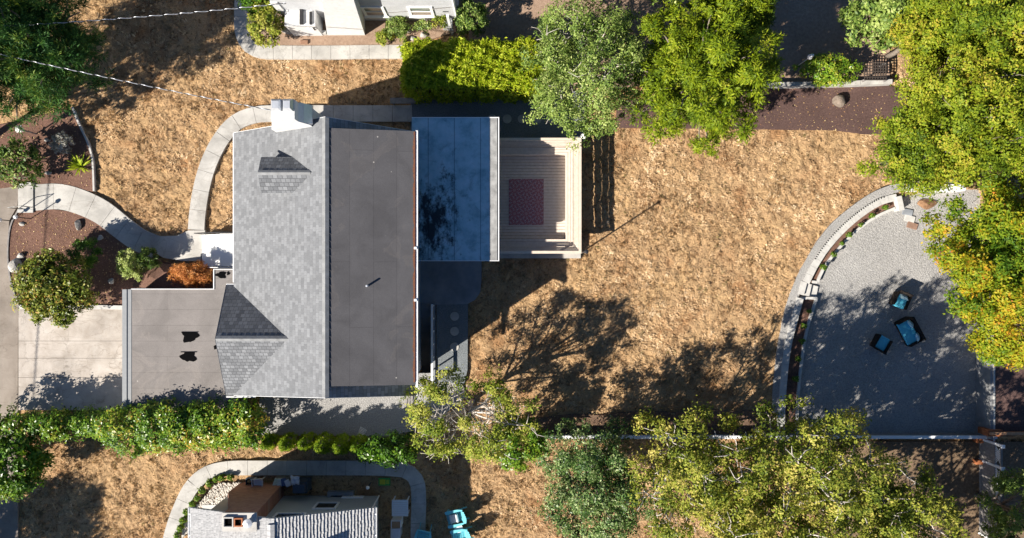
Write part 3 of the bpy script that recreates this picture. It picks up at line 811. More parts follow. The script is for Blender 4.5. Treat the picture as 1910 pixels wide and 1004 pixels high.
tag(o,"red and purple medallion patterned rug lying on the deck","rug")
# ---------------------------------------------------------------- foliage
L_YG   = m_leaf("leaf_yellow_green", [(.1,(.045,.085,.010)),(.4,(.13,.19,.018)),(.7,(.26,.30,.035)),(.95,(.40,.38,.08))])
L_PLUM = m_leaf("leaf_olive_gold", [(.1,(.045,.075,.010)),(.4,(.135,.175,.018)),(.7,(.285,.30,.04)),(.95,(.46,.39,.10))])
L_LIME = m_leaf("leaf_lime", [(.1,(.06,.12,.006)),(.4,(.16,.26,.010)),(.7,(.33,.40,.016)),(.95,(.48,.50,.05))], trans=.35)
L_MAP  = m_leaf("leaf_autumn_maple", [(.05,(.05,.12,.010)),(.35,(.15,.22,.012)),(.6,(.30,.30,.016)),(.8,(.46,.29,.02)),(1,(.48,.17,.03))], trans=.35)
L_RT   = m_leaf("leaf_golden_green", [(.1,(.05,.095,.008)),(.4,(.14,.20,.012)),(.7,(.27,.31,.020)),(.95,(.38,.31,.04))], trans=.32)
L_DK   = m_leaf("leaf_dark_glossy", [(.1,(.018,.05,.010)),(.5,(.055,.115,.024)),(.8,(.13,.20,.05)),(1,(.30,.36,.16))], rough=.3, spec=.5, trans=.08)
L_GG   = m_leaf("leaf_grey_green", [(.1,(.035,.08,.012)),(.45,(.125,.195,.035)),(.75,(.25,.33,.07)),(1,(.43,.48,.17))], rough=.38, spec=.5, trans=.25)
L_LAUR = m_leaf("leaf_laurel", [(.05,(.025,.07,.006)),(.4,(.075,.17,.012)),(.7,(.18,.28,.020)),(.93,(.38,.38,.05)),(1,(.42,.26,.04))], rough=.25, spec=.6, trans=.22)
L_PINE = m_leaf("pine_needles", [(.1,(.014,.055,.014)),(.5,(.045,.125,.028)),(.8,(.11,.20,.035)),(1,(.27,.31,.05))], trans=.15)
L_CED  = m_leaf("cedar_fronds", [(.1,(.035,.07,.004)),(.45,(.12,.175,.006)),(.75,(.23,.28,.010)),(1,(.36,.36,.04))], trans=.2)
L_PHOT = m_leaf("leaf_bronze_tips", [(.1,(.035,.07,.008)),(.45,(.13,.17,.018)),(.72,(.28,.29,.05)),(.9,(.40,.25,.06)),(1,(.30,.11,.03))], rough=.3, spec=.5, trans=.2)
L_JAP  = m_leaf("leaf_orange_maple", [(.1,(.24,.08,.02)),(.5,(.52,.20,.06)),(.9,(.75,.38,.14))], trans=.35)
L_HYD  = m_leaf("dried_flower_heads", [(.1,(.14,.13,.11)),(.5,(.34,.33,.30)),(.9,(.62,.61,.57))], trans=.15)

def leaf_mesh(name, mat, parent, C, N, L, Wd, tint, D=None):
    """many leaf shaped faces: C centres, N normals, L lengths, Wd widths, tint per leaf (numpy arrays)"""
    n = len(C); o0 = np.array(ORG[parent.name]) if parent else np.zeros(3)
    N = N/np.maximum(1e-6,np.linalg.norm(N,axis=1,keepdims=True))
    R = NR.normal(size=(n,3)) if D is None else D+NR.normal(size=(n,3))*.25; T = R-(R*N).sum(1,keepdims=True)*N
    T /= np.maximum(1e-6,np.linalg.norm(T,axis=1,keepdims=True)); B = np.cross(N,T)
    L = L[:,None]; Wd = Wd[:,None]; droop = N*L*.12
    v = np.stack([C-T*L*.5-droop, C-T*L*.05+B*Wd*.5, C+T*L*.5-droop, C-T*L*.05-B*Wd*.5],1).reshape(-1,3)-o0
    me = bpy.data.meshes.new(name)
    me.vertices.add(4*n); me.vertices.foreach_set('co', v.astype(np.float32).ravel())
    me.loops.add(4*n); me.loops.foreach_set('vertex_index', np.arange(4*n,dtype=np.int32)[:].reshape(n,4)[:,::-1].ravel())
    me.polygons.add(n); me.polygons.foreach_set('loop_start', np.arange(0,4*n,4,dtype=np.int32))
    me.update(); me.validate()
    a = me.attributes.new('tint','FLOAT','POINT'); a.data.foreach_set('value', np.repeat(np.clip(tint,0,1),4).astype(np.float32))
    me.materials.append(mat)
    o = link(bpy.data.objects.new(name, me))
    if parent: o.parent = parent
    ORG[o.name] = Vector(o0); return o

def lobes_of(C, R, n, size=(.38,.55), low=-.25, push=.62, rag=1.0):
    out = []
    for i in range(n):
        z = low+(1-low)*((i+.5)/n); a = 2.39996*i+NR.uniform(-.5,.5); z = np.clip(z+NR.uniform(-.12,.12),-1,1)
        h = math.sqrt(max(0,1-z*z)); s = NR.uniform(*size); k = push*(1+(NR.choice([.62,.78,.95,1.05,1.14])-.95)*rag)*NR.uniform(.94,1.06)
        out.append((C[0]+R[0]*k*h*math.cos(a), C[1]+R[1]*k*h*math.sin(a), C[2]+R[2]*k*z, R[0]*s, R[1]*s, R[2]*s))
    return out

SUNV = np.array(to_sun)
def foliage(name, mat, parent, lobes, ncl, per, cr, L, ratio=.5, tint=(.5,.16,.14), up=.6, rough=.55, inner=.07, warm=None, star=False, spray=False):
    """clusters of leaves over the surface of lobes [(x,y,z,rx,ry,rz)]"""
    if star: per = int(per*1.4); L = L*.82
    else: ncl = int(ncl*.52); per = int(per*2.5); cr = cr*.72; L = L*.92
    lob = np.array(lobes); w = (lob[:,3]*lob[:,4])**.8; w /= w.sum()
    k = NR.choice(len(lob), ncl, p=w); d = NR.normal(size=(ncl,3)); d[:,2] += .45
    d /= np.linalg.norm(d,axis=1,keepdims=True)
    rad = 1-np.abs(NR.normal(size=ncl))*.16+NR.normal(size=ncl)*.06
    ins = NR.random(ncl) < inner; rad[ins] *= NR.uniform(.2,.8,ins.sum())
    cc = lob[k,:3]+d*lob[k,3:]*rad[:,None]
    dep = np.full(ncl, 9.0)      # drop most clusters buried deep inside another lobe
    for l in lob: dep = np.minimum(dep, np.linalg.norm((cc-l[:3])/l[3:],axis=1))
    keep = (dep > .72) | (NR.random(ncl) < .18) ; cc, d = cc[keep], d[keep]
    n = len(cc); lt = NR.normal(0,.075,len(lob)); k = k[keep]; ct = NR.normal(tint[0],tint[1]*.8,n)+lt[k]
    if warm is not None: ct = ct+warm(cc)
    ci = np.repeat(np.arange(n), per)
    off = NR.normal(size=(len(ci),3))
    C = cc[ci]+off*cr*np.array([1,1,.6])
    D = None
    if star:
        D = off+d[ci]*.6+np.array([0,0,.35]); nn = np.cross(D, NR.normal(size=off.shape))+SUNV*.0
    elif spray:
        D = d[ci]*np.array([1,1,.25])+np.array([0,0,.15])+off*.35; nn = d[ci]*.5+np.array([0,0,up*.9])+NR.normal(size=off.shape)*.35
    else: nn = d[ci]*1.0+np.array([0,0,up*.55])+SUNV*.12+NR.normal(size=off.shape)*rough*.8
    Ls = L*NR.uniform(.65,1.3,len(ci))
    return leaf_mesh(name, mat, parent, C, nn, Ls, Ls*ratio*NR.uniform(.8,1.2,len(ci)), ct[ci]+NR.normal(0,tint[2],len(ci)), D)

def limbs(name, mat, parent, base, top, targets, r0, twigs=0, spread=.7, tw=.02):
    m = MB(); base, top = Vector(base), Vector(top)
    pts = [base.lerp(top,t)+Vector((rnd.uniform(-.08,.08),rnd.uniform(-.08,.08),0))*(t>0) for t in (0,.25,.5,.75,1)]
    m.tube(pts,[r0,r0*.8,r0*.66,r0*.5,r0*.35],9)
    for i,t in enumerate(targets):
        t = Vector(t[:3]); s = base.lerp(top, .35+.5*((i*.37)%1)); mid = s.lerp(t,.5)+Vector((rnd.uniform(-.3,.3),rnd.uniform(-.3,.3),.15))*spread
        m.tube([s,s.lerp(mid,.5)+Vector((0,0,.06)),mid,mid.lerp(t,.6)+Vector((rnd.uniform(-.15,.15),rnd.uniform(-.15,.15),.1)),t],[r0*.42,r0*.34,r0*.26,r0*.18,r0*.1],6)
        for k in range(twigs):
            a = mid.lerp(t,rnd.uniform(.1,1)); e = a+Vector((rnd.gauss(0,1),rnd.gauss(0,1),rnd.gauss(.55,.5))).normalized()*rnd.uniform(.6,1.5)*spread
            q = a.lerp(e,.5)+Vector((rnd.gauss(0,.1),rnd.gauss(0,.1),.08))
            m.tube([a,q,e],[tw,tw*.75,tw*.4],5)
    return m.build(name, mat, parent, smooth=True)

FINE = (1.8,.58,1.2)
def tree(name, label, cat, px, py, rx, ry, zt, zb, mat, ncl, per=10, cr=.22, L=.2, nl=16, bark=BARK, tr=.14, twigs=0,
         group=None, base=None, gz=0, size=(.36,.52), push=.64, low=-.3, lobes=None, solid=0, rag=None, tw=.02, **kw):
    """crown outline centre (px,py) and radii in photo pixels, from zb to zt metres"""
    zm = zb+(zt-zb)*.45; c = P(px,py,zm); s = (CAMH-zm)/CAMH/PPM
    R = (rx*s, ry*s, (zt-zb)*.5); C = (c.x,c.y,(zt+zb)/2)
    b = Vector((c.x,c.y,gz)) if base is None else Vector((*base,gz))
    t = thing(name, label, cat, b, group)
    nl = int(nl*FINE[0]); size = (size[0]*FINE[1], size[1]*FINE[1]); push = min(.86, push*FINE[2])
    core = [(C[0],C[1],C[2]-.1*R[2],R[0]*.62,R[1]*.62,R[2]*.6)]
    lb = lobes or lobes_of(C,R,nl,size,low,push,rag if rag is not None else (.4 if rx<85 else .85))
    lb = lb+core*solid
    limbs("trunk", bark, t, b-Vector((0,0,.3)), (c.x,c.y,zb+(zt-zb)*.55), lb[::2], tr, twigs, tw=tw)
    foliage("crown", mat, t, lb, ncl, per, cr, L, **kw)
    return t

# --- top left pine
tree("pine_tree","large dark green pine in the top left corner beside the road","tree",64,92,122,134,8.0,.6,L_PINE,2100,40,.13,.26,nl=54,tr=.22,solid=10,rag=.7,
     ratio=.16,size=(.24,.36),push=.74,star=True,tint=(.5,.2,.14),inner=.15)
tree("rhododendron","loose leafy rhododendron on the mulch below the big pine","shrub",34,305,50,42,2.0,.2,L_GG,330,9,.14,.17,nl=14,tr=.05,twigs=2,tint=(.38,.2,.2))
# --- front bed
tree("photinia","rounded shrub tree with bronze leaf tips over the driveway edge","tree",108,536,74,70,3.0,.4,L_PHOT,2200,8,.13,.16,nl=22,solid=3,tr=.09,tint=(.52,.13,.16),size=(.34,.48))
tree("boxwood","dark green round bush behind the bronze tipped tree","shrub",162,473,30,30,1.6,.05,L_LAUR,420,9,.08,.10,nl=12,tr=.04,tint=(.28,.12,.12))
tree("boxwood","pale grey green round bush beside the curved front walk","shrub",249,492,27,30,1.75,.05,L_GG,560,9,.07,.085,nl=12,tr=.04,solid=2,tint=(.86,.1,.12))
tree("boxwood","small mid green bush touching the pale bush by the front walk","shrub",279,485,19,22,1.4,.05,L_GG,240,9,.07,.10,nl=9,tr=.04,tint=(.3,.12,.14))
tree("japanese_maple","low orange japanese maple between the front steps and the garage","tree",362,512,41,24,2.5,1.1,L_JAP,520,12,.10,.17,nl=14,tr=.05,ratio=.16,tint=(.5,.18,.16),rough=.9)
c = P(112,266,.55); t = thing("hydrangea","silvery dried hydrangea globe in dark mulch near the pine","shrub",(c.x,c.y,0))
foliage("flower_heads",L_HYD,t,[(c.x,c.y,.42,.53,.53,.42)],330,6,.05,.13,ratio=.35,tint=(.55,.22,.2),rough=1.0,inner=.3)
c = P(146,310,.3); t = thing("sword_fern","spiky yellow green fern at the edge of the upper mulch bed","fern",(c.x,c.y,0))
m = MB(); pts=[];
for k in range(46):
    a = rnd.uniform(0,6.283); e = rnd.uniform(.2,1.1); l = rnd.uniform(.4,.72)
    d = Vector((math.cos(a)*math.cos(e),math.sin(a)*math.cos(e),math.sin(e))); w = Vector((-math.sin(a),math.cos(a),0))*.035
    p0=Vector((c.x,c.y,.05)); p1=p0+d*l*.6; p2=p0+d*l+Vector((math.cos(a),math.sin(a),-.5))*.1
    m.add([p0-w*.5,p0+w*.5,p1+w,p1-w,p2],[(0,1,2,3),(3,2,4)])
o = m.build("frond",L_LIME,t); at = o.data.attributes.new('tint','FLOAT','POINT'); at.data.foreach_set('value',np.repeat(NR.uniform(.45,.95,46),5).astype(np.float32))
# --- laurel hedge along the south-west boundary
def hedge_lobes(line, r, z, n, rz, jit=.25):
    cl = spline(line,.3); out=[]
    for i in range(n):
        p = cl[int(i*(len(cl)-1)/(n-1))]
        out.append((p.x+rnd.uniform(-jit,jit),p.y+rnd.uniform(-jit*.8,jit*.8),z+rnd.uniform(-.2,.15),r*rnd.uniform(.85,1.15),r*rnd.uniform(.8,1.1),rz))
    return out
z = 2.55
ln = px_line([(212,798),(270,793),(340,790),(400,786),(455,785)],z+.5)
t = thing("laurel_hedge","tall glossy laurel hedge with yellow and red leaves along the garage wall","hedge",(ln[2].x,ln[2].y,0))
lb = hedge_lobes([Vector((p.x,p.y+d_,0)) for d_ in (.0,) for p in ln],.72,z,13,1.15,.12)+hedge_lobes([Vector((p.x,p.y+.35,0)) for p in ln],.6,z-.2,12,1.1,.1)+hedge_lobes([Vector((p.x,p.y-.45,0)) for p in ln],.6,z-.3,12,1.1,.1)+hedge_lobes([Vector((p.x,p.y-1.0,0)) for p in ln],.62,1.25,12,1.1,.1)
limbs("trunk",BARK,t,(ln[2].x,ln[2].y,-.1),(ln[2].x,ln[2].y,2),lb[::3],.07)
foliage("leaves",L_LAUR,t,lb,3300,12,.16,.17,ratio=.45,tint=(.56,.14,.17),warm=lambda c: .22*np.sin(c[:,0]*1.9+1)*np.sin(c[:,1]*2.3+c[:,0]))
z = 1.5
ln = px_line([(-30,790),(40,795),(90,796),(150,798),(200,798)],z+.3)
t = thing("laurel_hedge","lower green laurel hedge at the driveway mouth by the road","hedge",(ln[2].x,ln[2].y,0))
lb = hedge_lobes(ln,.68,z-.2,10,.85,.15)
limbs("trunk",BARK,t,(ln[2].x,ln[2].y,-.1),(ln[2].x,ln[2].y,1.2),lb[::2],.06)
foliage("leaves",L_LAUR,t,lb,1200,12,.15,.16,ratio=.45,tint=(.45,.13,.14))
tree("laurel_bush","big green laurel bush at the left edge below the lower hedge","shrub",28,862,56,62,3.2,.2,L_LAUR,1000,9,.16,.20,nl=16,tr=.08,ratio=.45,tint=(.45,.13,.14))
# --- clipped bright hedge north of the house
hx0,hx1,hy0,hy1,hz = P(750,0,2.5).x,P(1012,0,2.5).x,P(0,166,2.5).y,P(0,72,2.5).y,2.5
t = thing("clipped_hedge","bright lime green clipped hedge north of the house, half in shade","hedge",((hx0+hx1)/2,(hy0+hy1)/2,0))
n = 26000; u = NR.random((n,3)); side = NR.random(n)
C = np.zeros((n,3)); N = np.zeros((n,3)); r_=.45
C[:,0] = hx0+u[:,0]*(hx1-hx0); C[:,1] = hy0+u[:,1]*(hy1-hy0); C[:,2] = hz; N[:,2] = 1
for lo,hi,ax,v,s in ((.62,.74,1,hy0,-1),(.74,.84,1,hy1,1),(.84,.93,0,hx0,-1),(.93,1,0,hx1,1)):
    q_ = (side>lo)&(side<=hi); C[q_,ax] = v; C[q_,2] = u[q_,2]*hz; N[q_] = 0; N[q_,ax] = s
core0 = np.array([hx0+r_,hy0+r_,-5]); core1 = np.array([hx1-r_,hy1-r_,hz-r_])
q_ = np.clip(C,core0,core1); dv = C-q_; dl = np.linalg.norm(dv,axis=1,keepdims=True)
C = q_+dv/np.maximum(dl,1e-6)*r_; N = dv/np.maximum(dl,1e-6)
lump = .12*np.sin(C[:,0]*4.1+C[:,1]*2)*np.sin(C[:,1]*5.3)+.1*np.sin(C[:,0]*9+C[:,1]*7)*np.sin(C[:,1]*11-C[:,0]*3)
C += N*(lump+NR.normal(0,.07,n))[:,None]
Ls = NR.uniform(.12,.26,n)
brown = ((C[:,0]-1.1)/1.0)**2+((C[:,1]-9.55)/.7)**2
tt = NR.normal(.72,.16,n); 
keep = ~((brown<1)&(NR.random(n)<.45))
leaf_mesh("leaves",L_LIME,t,C[keep],(N*.5+np.array([.2,.2,.25])+NR.normal(size=(n,3))*.6)[keep],Ls[keep],(Ls*.3)[keep],tt[keep])
m = MB(); m.box(hx0+.45,hy0+.4,-.1,hx1-.4,hy1-.4,hz-.42)
m.build("branches",m_rough("hedge_twigs",[(.3,(.05,.045,.02)),(.7,(.15,.115,.06))],20,6,1,18,.06,.95),t)
# --- trees along the north side
tree("cherry_tree","grey green small leaved tree at the north corner of the deck","tree",1098,134,108,130,5.6,.9,L_GG,2900,11,.15,.12,nl=34,solid=2,bark=BARKL,tr=.13,twigs=3,tint=(.55,.15,.16),size=(.26,.42),push=.72)
tree("dogwood_sapling","thin pale leaved sapling between the lime hedge and the grey green tree","tree",1032,112,36,62,3.6,1.0,L_GG,380,8,.13,.14,nl=14,bark=BARKL,tr=.05,twigs=3,tint=(.78,.12,.14))
tree("cedar_tree","dense yellow green cedar with feathery fronds above the brown bed","tree",1302,142,124,140,7.4,.3,L_CED,3400,18,.16,.18,nl=48,solid=6,rag=.75,spray=True,tr=.2,ratio=.3,size=(.2,.33),push=.76,tint=(.5,.16,.13),rough=.7)
tree("cedar_tree","smaller dark cedar at the top edge right of the feathery cedar","tree",1372,30,52,60,6.6,.5,L_CED,1000,18,.15,.18,nl=20,tr=.14,ratio=.28,size=(.24,.36),push=.74,tint=(.36,.15,.13),rough=.7)
tree("holly_bush","round dark bush with a light top at the corner of the white house","shrub",879,37,30,34,2.3,.2,L_GG,480,9,.1,.12,nl=14,tr=.06,tint=(.42,.15,.16))
tree("magnolia","pale glossy leaved magnolia at the top right above the lattice","tree",1634,38,66,58,4.6,.8,L_GG,1150,8,.15,.2,nl=22,tr=.1,ratio=.5,tint=(.5,.15,.18))
tree("ivy_clump","bright green ivy mound spilling over the low north wall","shrub",1542,132,62,30,1.5,.1,L_LAUR,700,9,.1,.13,nl=18,tr=.05,tint=(.68,.12,.14))
# --- big trees on the right
W_ = lambda a,b: (lambda c: a*np.sin(c[:,0]*.9+b)*np.sin(c[:,1]*1.1+b*2)+.1*np.sin(c[:,0]*2.7+c[:,1]*1.9))
for i,(px,py,rx,ry,zt,zb,lab,tb) in enumerate((
    (1715,285,105,82,6.2,.8,"golden green tree reaching over the upper end of the gravel path",.5),
    (1768,190,108,92,8.2,1.5,"tall golden green tree in the middle of the right hand tree line",.55),
    (1840,75,110,95,9.0,2,"tall green gold tree filling the top right corner",.5),
    (1735,60,72,72,7.0,1.2,"golden green tree beside the magnolia near the top edge",.56),
    (1868,268,90,92,8.0,1.4,"bright green tree at the right edge above the autumn maple",.42))):
    tree("broadleaf_tree",lab,"tree",px,py,rx,ry,zt,zb,L_RT,2500,13,.17,.14,nl=34,solid=3,rag=.6,bark=BARK,tr=.15,twigs=1,group="trees along the right edge",gz=.0,tint=(tb,.13,.13),warm=W_(.16,i),size=(.27,.42),push=.68)
tree("maple_tree","bright yellow and orange autumn maple overhanging the gravel patio","tree",1850,470,114,122,7.6,1.6,L_MAP,3500,13,.17,.15,nl=36,solid=3,bark=BARK,tr=.18,twigs=1,gz=.6,tint=(.40,.12,.12),warm=W_(.2,2),size=(.24,.38),push=.72)
tree("maple_tree","lower part yellow autumn maple above the end of the patio wall","tree",1868,596,72,82,6.4,1.4,L_MAP,1800,13,.17,.15,nl=24,bark=BARK,tr=.14,gz=.6,tint=(.44,.11,.11),warm=W_(.12,4),size=(.26,.4),push=.7)
tree("maple_sapling","small orange leaved sapling at the top right edge","tree",1897,42,20,24,3.0,.6,L_JAP,160,9,.12,.15,nl=8,tr=.04,gz=0,tint=(.5,.16,.14))
# --- south boundary trees
tree("plum_tree","thin airy yellow green tree at the south corner of the gravel walk","tree",872,772,128,82,5.6,1.2,L_YG,1250,10,.16,.13,nl=32,bark=BARKL,tr=.13,twigs=8,tint=(.68,.13,.14),size=(.17,.3),push=.8,inner=.1,tw=.018)
tree("camellia","dense green leafy shrub under the right side of the airy tree","shrub",968,825,52,48,3.0,.2,L_LAUR,900,9,.14,.15,nl=18,tr=.08,tint=(.5,.12,.15))
tree("rhododendron","dark green large leaved shrub beside the row of clipped balls","shrub",726,836,56,30,2.9,.1,L_LAUR,560,9,.13,.19,nl=16,tr=.06,ratio=.4,tint=(.25,.12,.12))
tree("holly_tree","dark glossy holly with pale leaf glints below the fence","tree",1105,895,98,106,5.4,.5,L_DK,3000,11,.15,.125,nl=34,solid=3,tr=.14,ratio=.5,tint=(.62,.2,.2),size=(.26,.4),push=.72)
for i,(px,py,rx,ry,zt,zb,lab) in enumerate((
    (1300,892,140,120,8.4,1.6,"olive gold plum tree with bare grey limbs beside the dark holly"),
    (1480,850,150,108,9.0,1.8,"largest olive gold plum tree leaning over the lower patio corner"),
    (1420,985,150,100,8.8,1.8,"olive gold plum tree cut off by the bottom edge"),
    (1632,948,128,92,7.6,1.5,"olive gold plum tree at the end of the row beside the dark yard"))):
    tree("plum_tree",lab,"tree",px,py,rx,ry,zt,zb,L_PLUM,1950,10,.17,.145,nl=30,solid=4,bark=BARKL,tr=.15,twigs=4,group="olive plum trees along the south fence",tint=(.56,.15,.15),warm=W_(.16,i),size=(.2,.33),push=.78,inner=.12,tw=.024)
tree("cypress_tree","mid green cypress in the bottom right corner","tree",1890,955,58,84,5.5,.5,L_GG,1300,10,.14,.17,nl=26,tr=.12,ratio=.3,tint=(.5,.16,.14),size=(.22,.34),push=.74)
# trees just outside the photo whose shade falls into it
tree("street_tree","broad green street tree beyond the left edge beside the road","tree",-175,235,110,100,8,2,L_YG,1100,9,.2,.22,nl=26,tr=.2)
tree("yard_tree","round green tree beyond the bottom left corner","tree",-235,1190,110,100,6.0,1.5,L_LAUR,1500,9,.22,.24,nl=26,tr=.2)
tree("street_tree","tall leafy street tree beyond the top left corner","tree",-40,-95,160,120,10,2,L_YG,1900,9,.22,.24,nl=28,tr=.2)
tree("yard_tree","dense yard tree beyond the top edge beside the white house","tree",1230,-110,150,100,8,1,L_GG,1500,9,.22,.22,nl=26,tr=.2)
tree("yard_tree","leafy yard tree beyond the bottom edge below the plums","tree",1700,1110,150,110,8.5,1.5,L_YG,1500,9,.22,.22,nl=26,tr=.2)
# --- repeated small shrubs
BALLS = [(500,826,.95),(535,827,1),(570,826,.98),(603,829,1.1),(636,831,1.12),(667,830,1.05)]
nms = ["clipped ball shrub at the left end of the row, nearest the laurel hedge","clipped ball shrub second from the laurel hedge in the row","brightest clipped ball shrub in the row, third from the laurel hedge",
       "large clipped ball shrub in the row, fourth from the laurel hedge","clipped ball shrub fifth in the row, next to last","clipped ball shrub at the right end of the row, touching the dark shrub"]
proto = None
for i,(px,py,s) in enumerate(BALLS):
    c = P(px,py,1.1)
    if proto is None:
        proto = t = thing("ball_shrub",nms[0],"shrub",(c.x,c.y,0),"row of clipped ball shrubs")
        foliage("leaves",L_LIME,t,[(c.x,c.y,.70,.40,.42,.72),(c.x,c.y,1.25,.24,.25,.75)],820,9,.045,.075,ratio=.35,tint=(.36,.12,.12),inner=.1,rough=.7)
        mm = MB(); mm.lathe((c.x,c.y,0),[(.03,-.1),(.2,.1),(.3,.5),(.26,.95),(.12,1.5),(.03,1.85)],12); mm.build("stem",BARK,t)
    else:
        t = copy_tree(proto); t['label'] = nms[i]; t.location = (c.x,c.y,0)
    t.scale = (s,s,s); t.rotation_euler.z = i*1.3
BOX = [(430,891),(414,891),(402,894),(390,901),(376,915),(367,930),(358,941),(349,955),(342,970),(336,985),(329,999)]
loc11 = ["at the upper right end of the border","second from the upper right end","third from the upper right, at the bend","fourth along, just below the bend","fifth along, left of the white pebbles",
         "sixth along, beside the pebbles","seventh along, below the pebble corner","eighth along, by the white roof corner","ninth along, left of the white roof","tenth along, near the bottom edge","last, cut by the bottom edge"]
proto = None
for i,(px,py) in enumerate(BOX):
    c = P(px,py,.2); lab = "tiny box shrub along the south walk, "+loc11[i]
    if proto is None:
        proto = t = thing("box_shrub",lab,"shrub",(c.x,c.y,0),"tiny box shrubs along the south walk")
        foliage("leaves",L_LAUR,t,[(c.x,c.y,.2,.17,.17,.2)],110,9,.03,.07,ratio=.5,tint=(.55,.12,.14),inner=.2)
        mm = MB(); mm.lathe((c.x,c.y,0),[(.02,-.1),(.09,.1),(.1,.25),(.02,.34)],8); mm.build("stem",BARK,t)
    else:
        t = copy_tree(proto); t['label'] = lab; t.location = (c.x,c.y,0)
    t.rotation_euler.z = i*.9; s = rnd.uniform(.85,1.15); t.scale = (s,s,s)
PL = [(1649,388),(1624,403),(1604,420),(1582,438),(1568,454),(1552,475),(1533,499),(1508,581),(1497,608),(1494,636),(1482,705),(1486,668)]
locp = ["nearest the upper end block","second from the upper end","third from the upper end","fourth from the upper end","fifth from the upper end","sixth from the upper end","last before the steps",
        "first below the steps","second below the steps","third below the steps","lowest one in tree shade","fourth below the steps"]
proto = None
for i,(px,py) in enumerate(PL):
    c = P(px,py,-.1); lab = "little green plant in the curved patio planter, "+locp[i]
    if proto is None:
        proto = t = thing("planter_plant",lab,"plant",(c.x,c.y,-.18),"little plants in the curved planter")
        foliage("leaves",L_LAUR,t,[(c.x,c.y,.02,.12,.12,.2)],60,8,.03,.07,ratio=.4,tint=(.5,.15,.15),inner=.3)
        mm = MB(); mm.tube([(c.x,c.y,-.2),(c.x,c.y,.1)],.012,5); mm.build("stem",BARK,t)
    else:
        t = copy_tree(proto); t['label'] = lab; t.location = (c.x,c.y,-.18)
    t.rotation_euler.z = i*.9; s = rnd.uniform(.8,1.25); t.scale = (s,s,s*1.1)
# --- plants in the white house's bed
tree("fig_bush","yellow green bush on the bend of the north neighbour's walk","shrub",500,48,33,42,2.1,.1,L_YG,420,8,.12,.17,nl=14,tr=.05,twigs=2,tint=(.75,.13,.15))
tree("camellia","dark green bush at the top edge beside the north walk","shrub",478,4,28,24,2.2,.1,L_LAUR,330,9,.12,.14,nl=10,tr=.06,tint=(.3,.13,.14))
tree("lavender_bush","grey green spiky bush against the white house wall","shrub",738,52,25,20,.9,.05,L_GG,300,9,.09,.16,nl=12,tr=.04,ratio=.25,tint=(.55,.15,.15))
tree("hebe_bush","small bright green bush in front of the grey green spiky one","shrub",716,70,16,12,.6,.05,L_YG,130,8,.08,.11,nl=8,tr=.03,tint=(.7,.15,.15))
tree("rose_bush","sparse leafy plant below the right window of the white house","shrub",788,50,16,10,.8,.1,L_GG,90,7,.1,.11,nl=8,tr=.02,tint=(.5,.2,.2))
tree("rose_bush","sparse tall plant at the right corner of the white house","shrub",822,42,16,12,1.0,.1,L_YG,90,7,.1,.11,nl=8,tr=.02,tint=(.6,.2,.2))
tree("weed_clump","tiny green weed in the bare bed near the lime hedge","plant",752,76,8,6,.3,.02,L_YG,40,6,.05,.08,nl=5,tr=.01,tint=(.6,.15,.15))
# ---------------------------------------------------------------- south neighbour house (bottom edge)
WSHAKE = m_rough("silver_shakes", [(.25,(.27,.275,.28)),(.55,(.42,.42,.425)),(.8,(.55,.55,.55))], 9, 7, .4, 40, .012, .85)
sh = thing("house","grey stucco cottage with a pale shake roof and brick chimney at the bottom edge","house",(-10.5,-14.5,0))
SRX,SRZ,SEZ = -10.3,4.8,3.3; SXL,SXR = -14.38,-6.18; SY0,SY1 = -18.6,-10.68
m = MB(); m.box(SXL+.4,SY0+.3,-.2,SXR-.4,SY1-.48,3.28); m.xz([(SXL+.4,3.28),(SXR-.4,3.28),(SRX,4.62)],SY0+.3,SY1-.48)
sw_ = m.build("wall",STUC,sh)
m = MB(); m.slab([(SXL,SY0,SEZ-.07),(SRX,SY0,SRZ-.07),(SRX,SY1,SRZ-.07),(SXL,SY1,SEZ-.07)],.1); m.slab([(SRX,SY0,SRZ-.07),(SXR,SY0,SEZ-.07),(SXR,SY1,SEZ-.07),(SRX,SY1,SRZ-.07)],.1)
R = random.Random(9)
for side in (-1,1):
    xe = SXL if side<0 else SXR; L = math.hypot(SRX-xe,SRZ-SEZ); n = 30
    ux,uz = (SRX-xe)/L,(SRZ-SEZ)/L
    for k in range(n):
        d0 = k*L/n; y = SY0
        while y < SY1:
            w = R.uniform(.09,.2); y1 = min(y+w,SY1); j = R.uniform(-.022,.022); th = R.uniform(.066,.076)
            a0 = d0+j; a1 = d0+L/n*1.15
            b0 = (xe+ux*a0, SEZ+uz*a0-.06); b1 = (xe+ux*a1, SEZ+uz*a1-.06)
            vs = [(b0[0],y,b0[1]),(b0[0],y1,b0[1]),(b0[0],y,b0[1]+th),(b0[0],y1,b0[1]+th),(b1[0],y,b1[1]+.005),(b1[0],y1,b1[1]+.005)]
            fs = [(0,1,3,2),(2,3,5,4),(0,2,4),(1,5,3)]
            if side < 0: fs = [f[::-1] for f in fs]
            m.add(vs,fs); y = y1+.006
srf = m.build("roof",WSHAKE,sh)
m = MB()
for k in range(30): 
    y0 = SY0+k*.256; m.obox((SRX-.07,y0+.13,SRZ+.015),(.17,.25,.03),Matrix.Rotation(math.radians(-19),3,'Y')); m.obox((SRX+.07,y0+.13,SRZ+.015),(.17,.25,.03),Matrix.Rotation(math.radians(19),3,'Y'))
m.build("ridge_cap",WSHAKE,srf)
for x,nm in ((SXL-.12,"gutter"),(SXR+.02,"gutter")):
    m = MB(); m.box(x,SY0,3.15,x+.02,SY1,3.27); m.box(x+.09,SY0,3.15,x+.11,SY1,3.27); m.box(x+.02,SY0,3.15,x+.09,SY1,3.18)
    k = SY0
    while k < SY1: m.box(x+.02,k,3.23,x+.09,k+.05,3.27); k += .95
    m.build(nm,TRIM,sh)
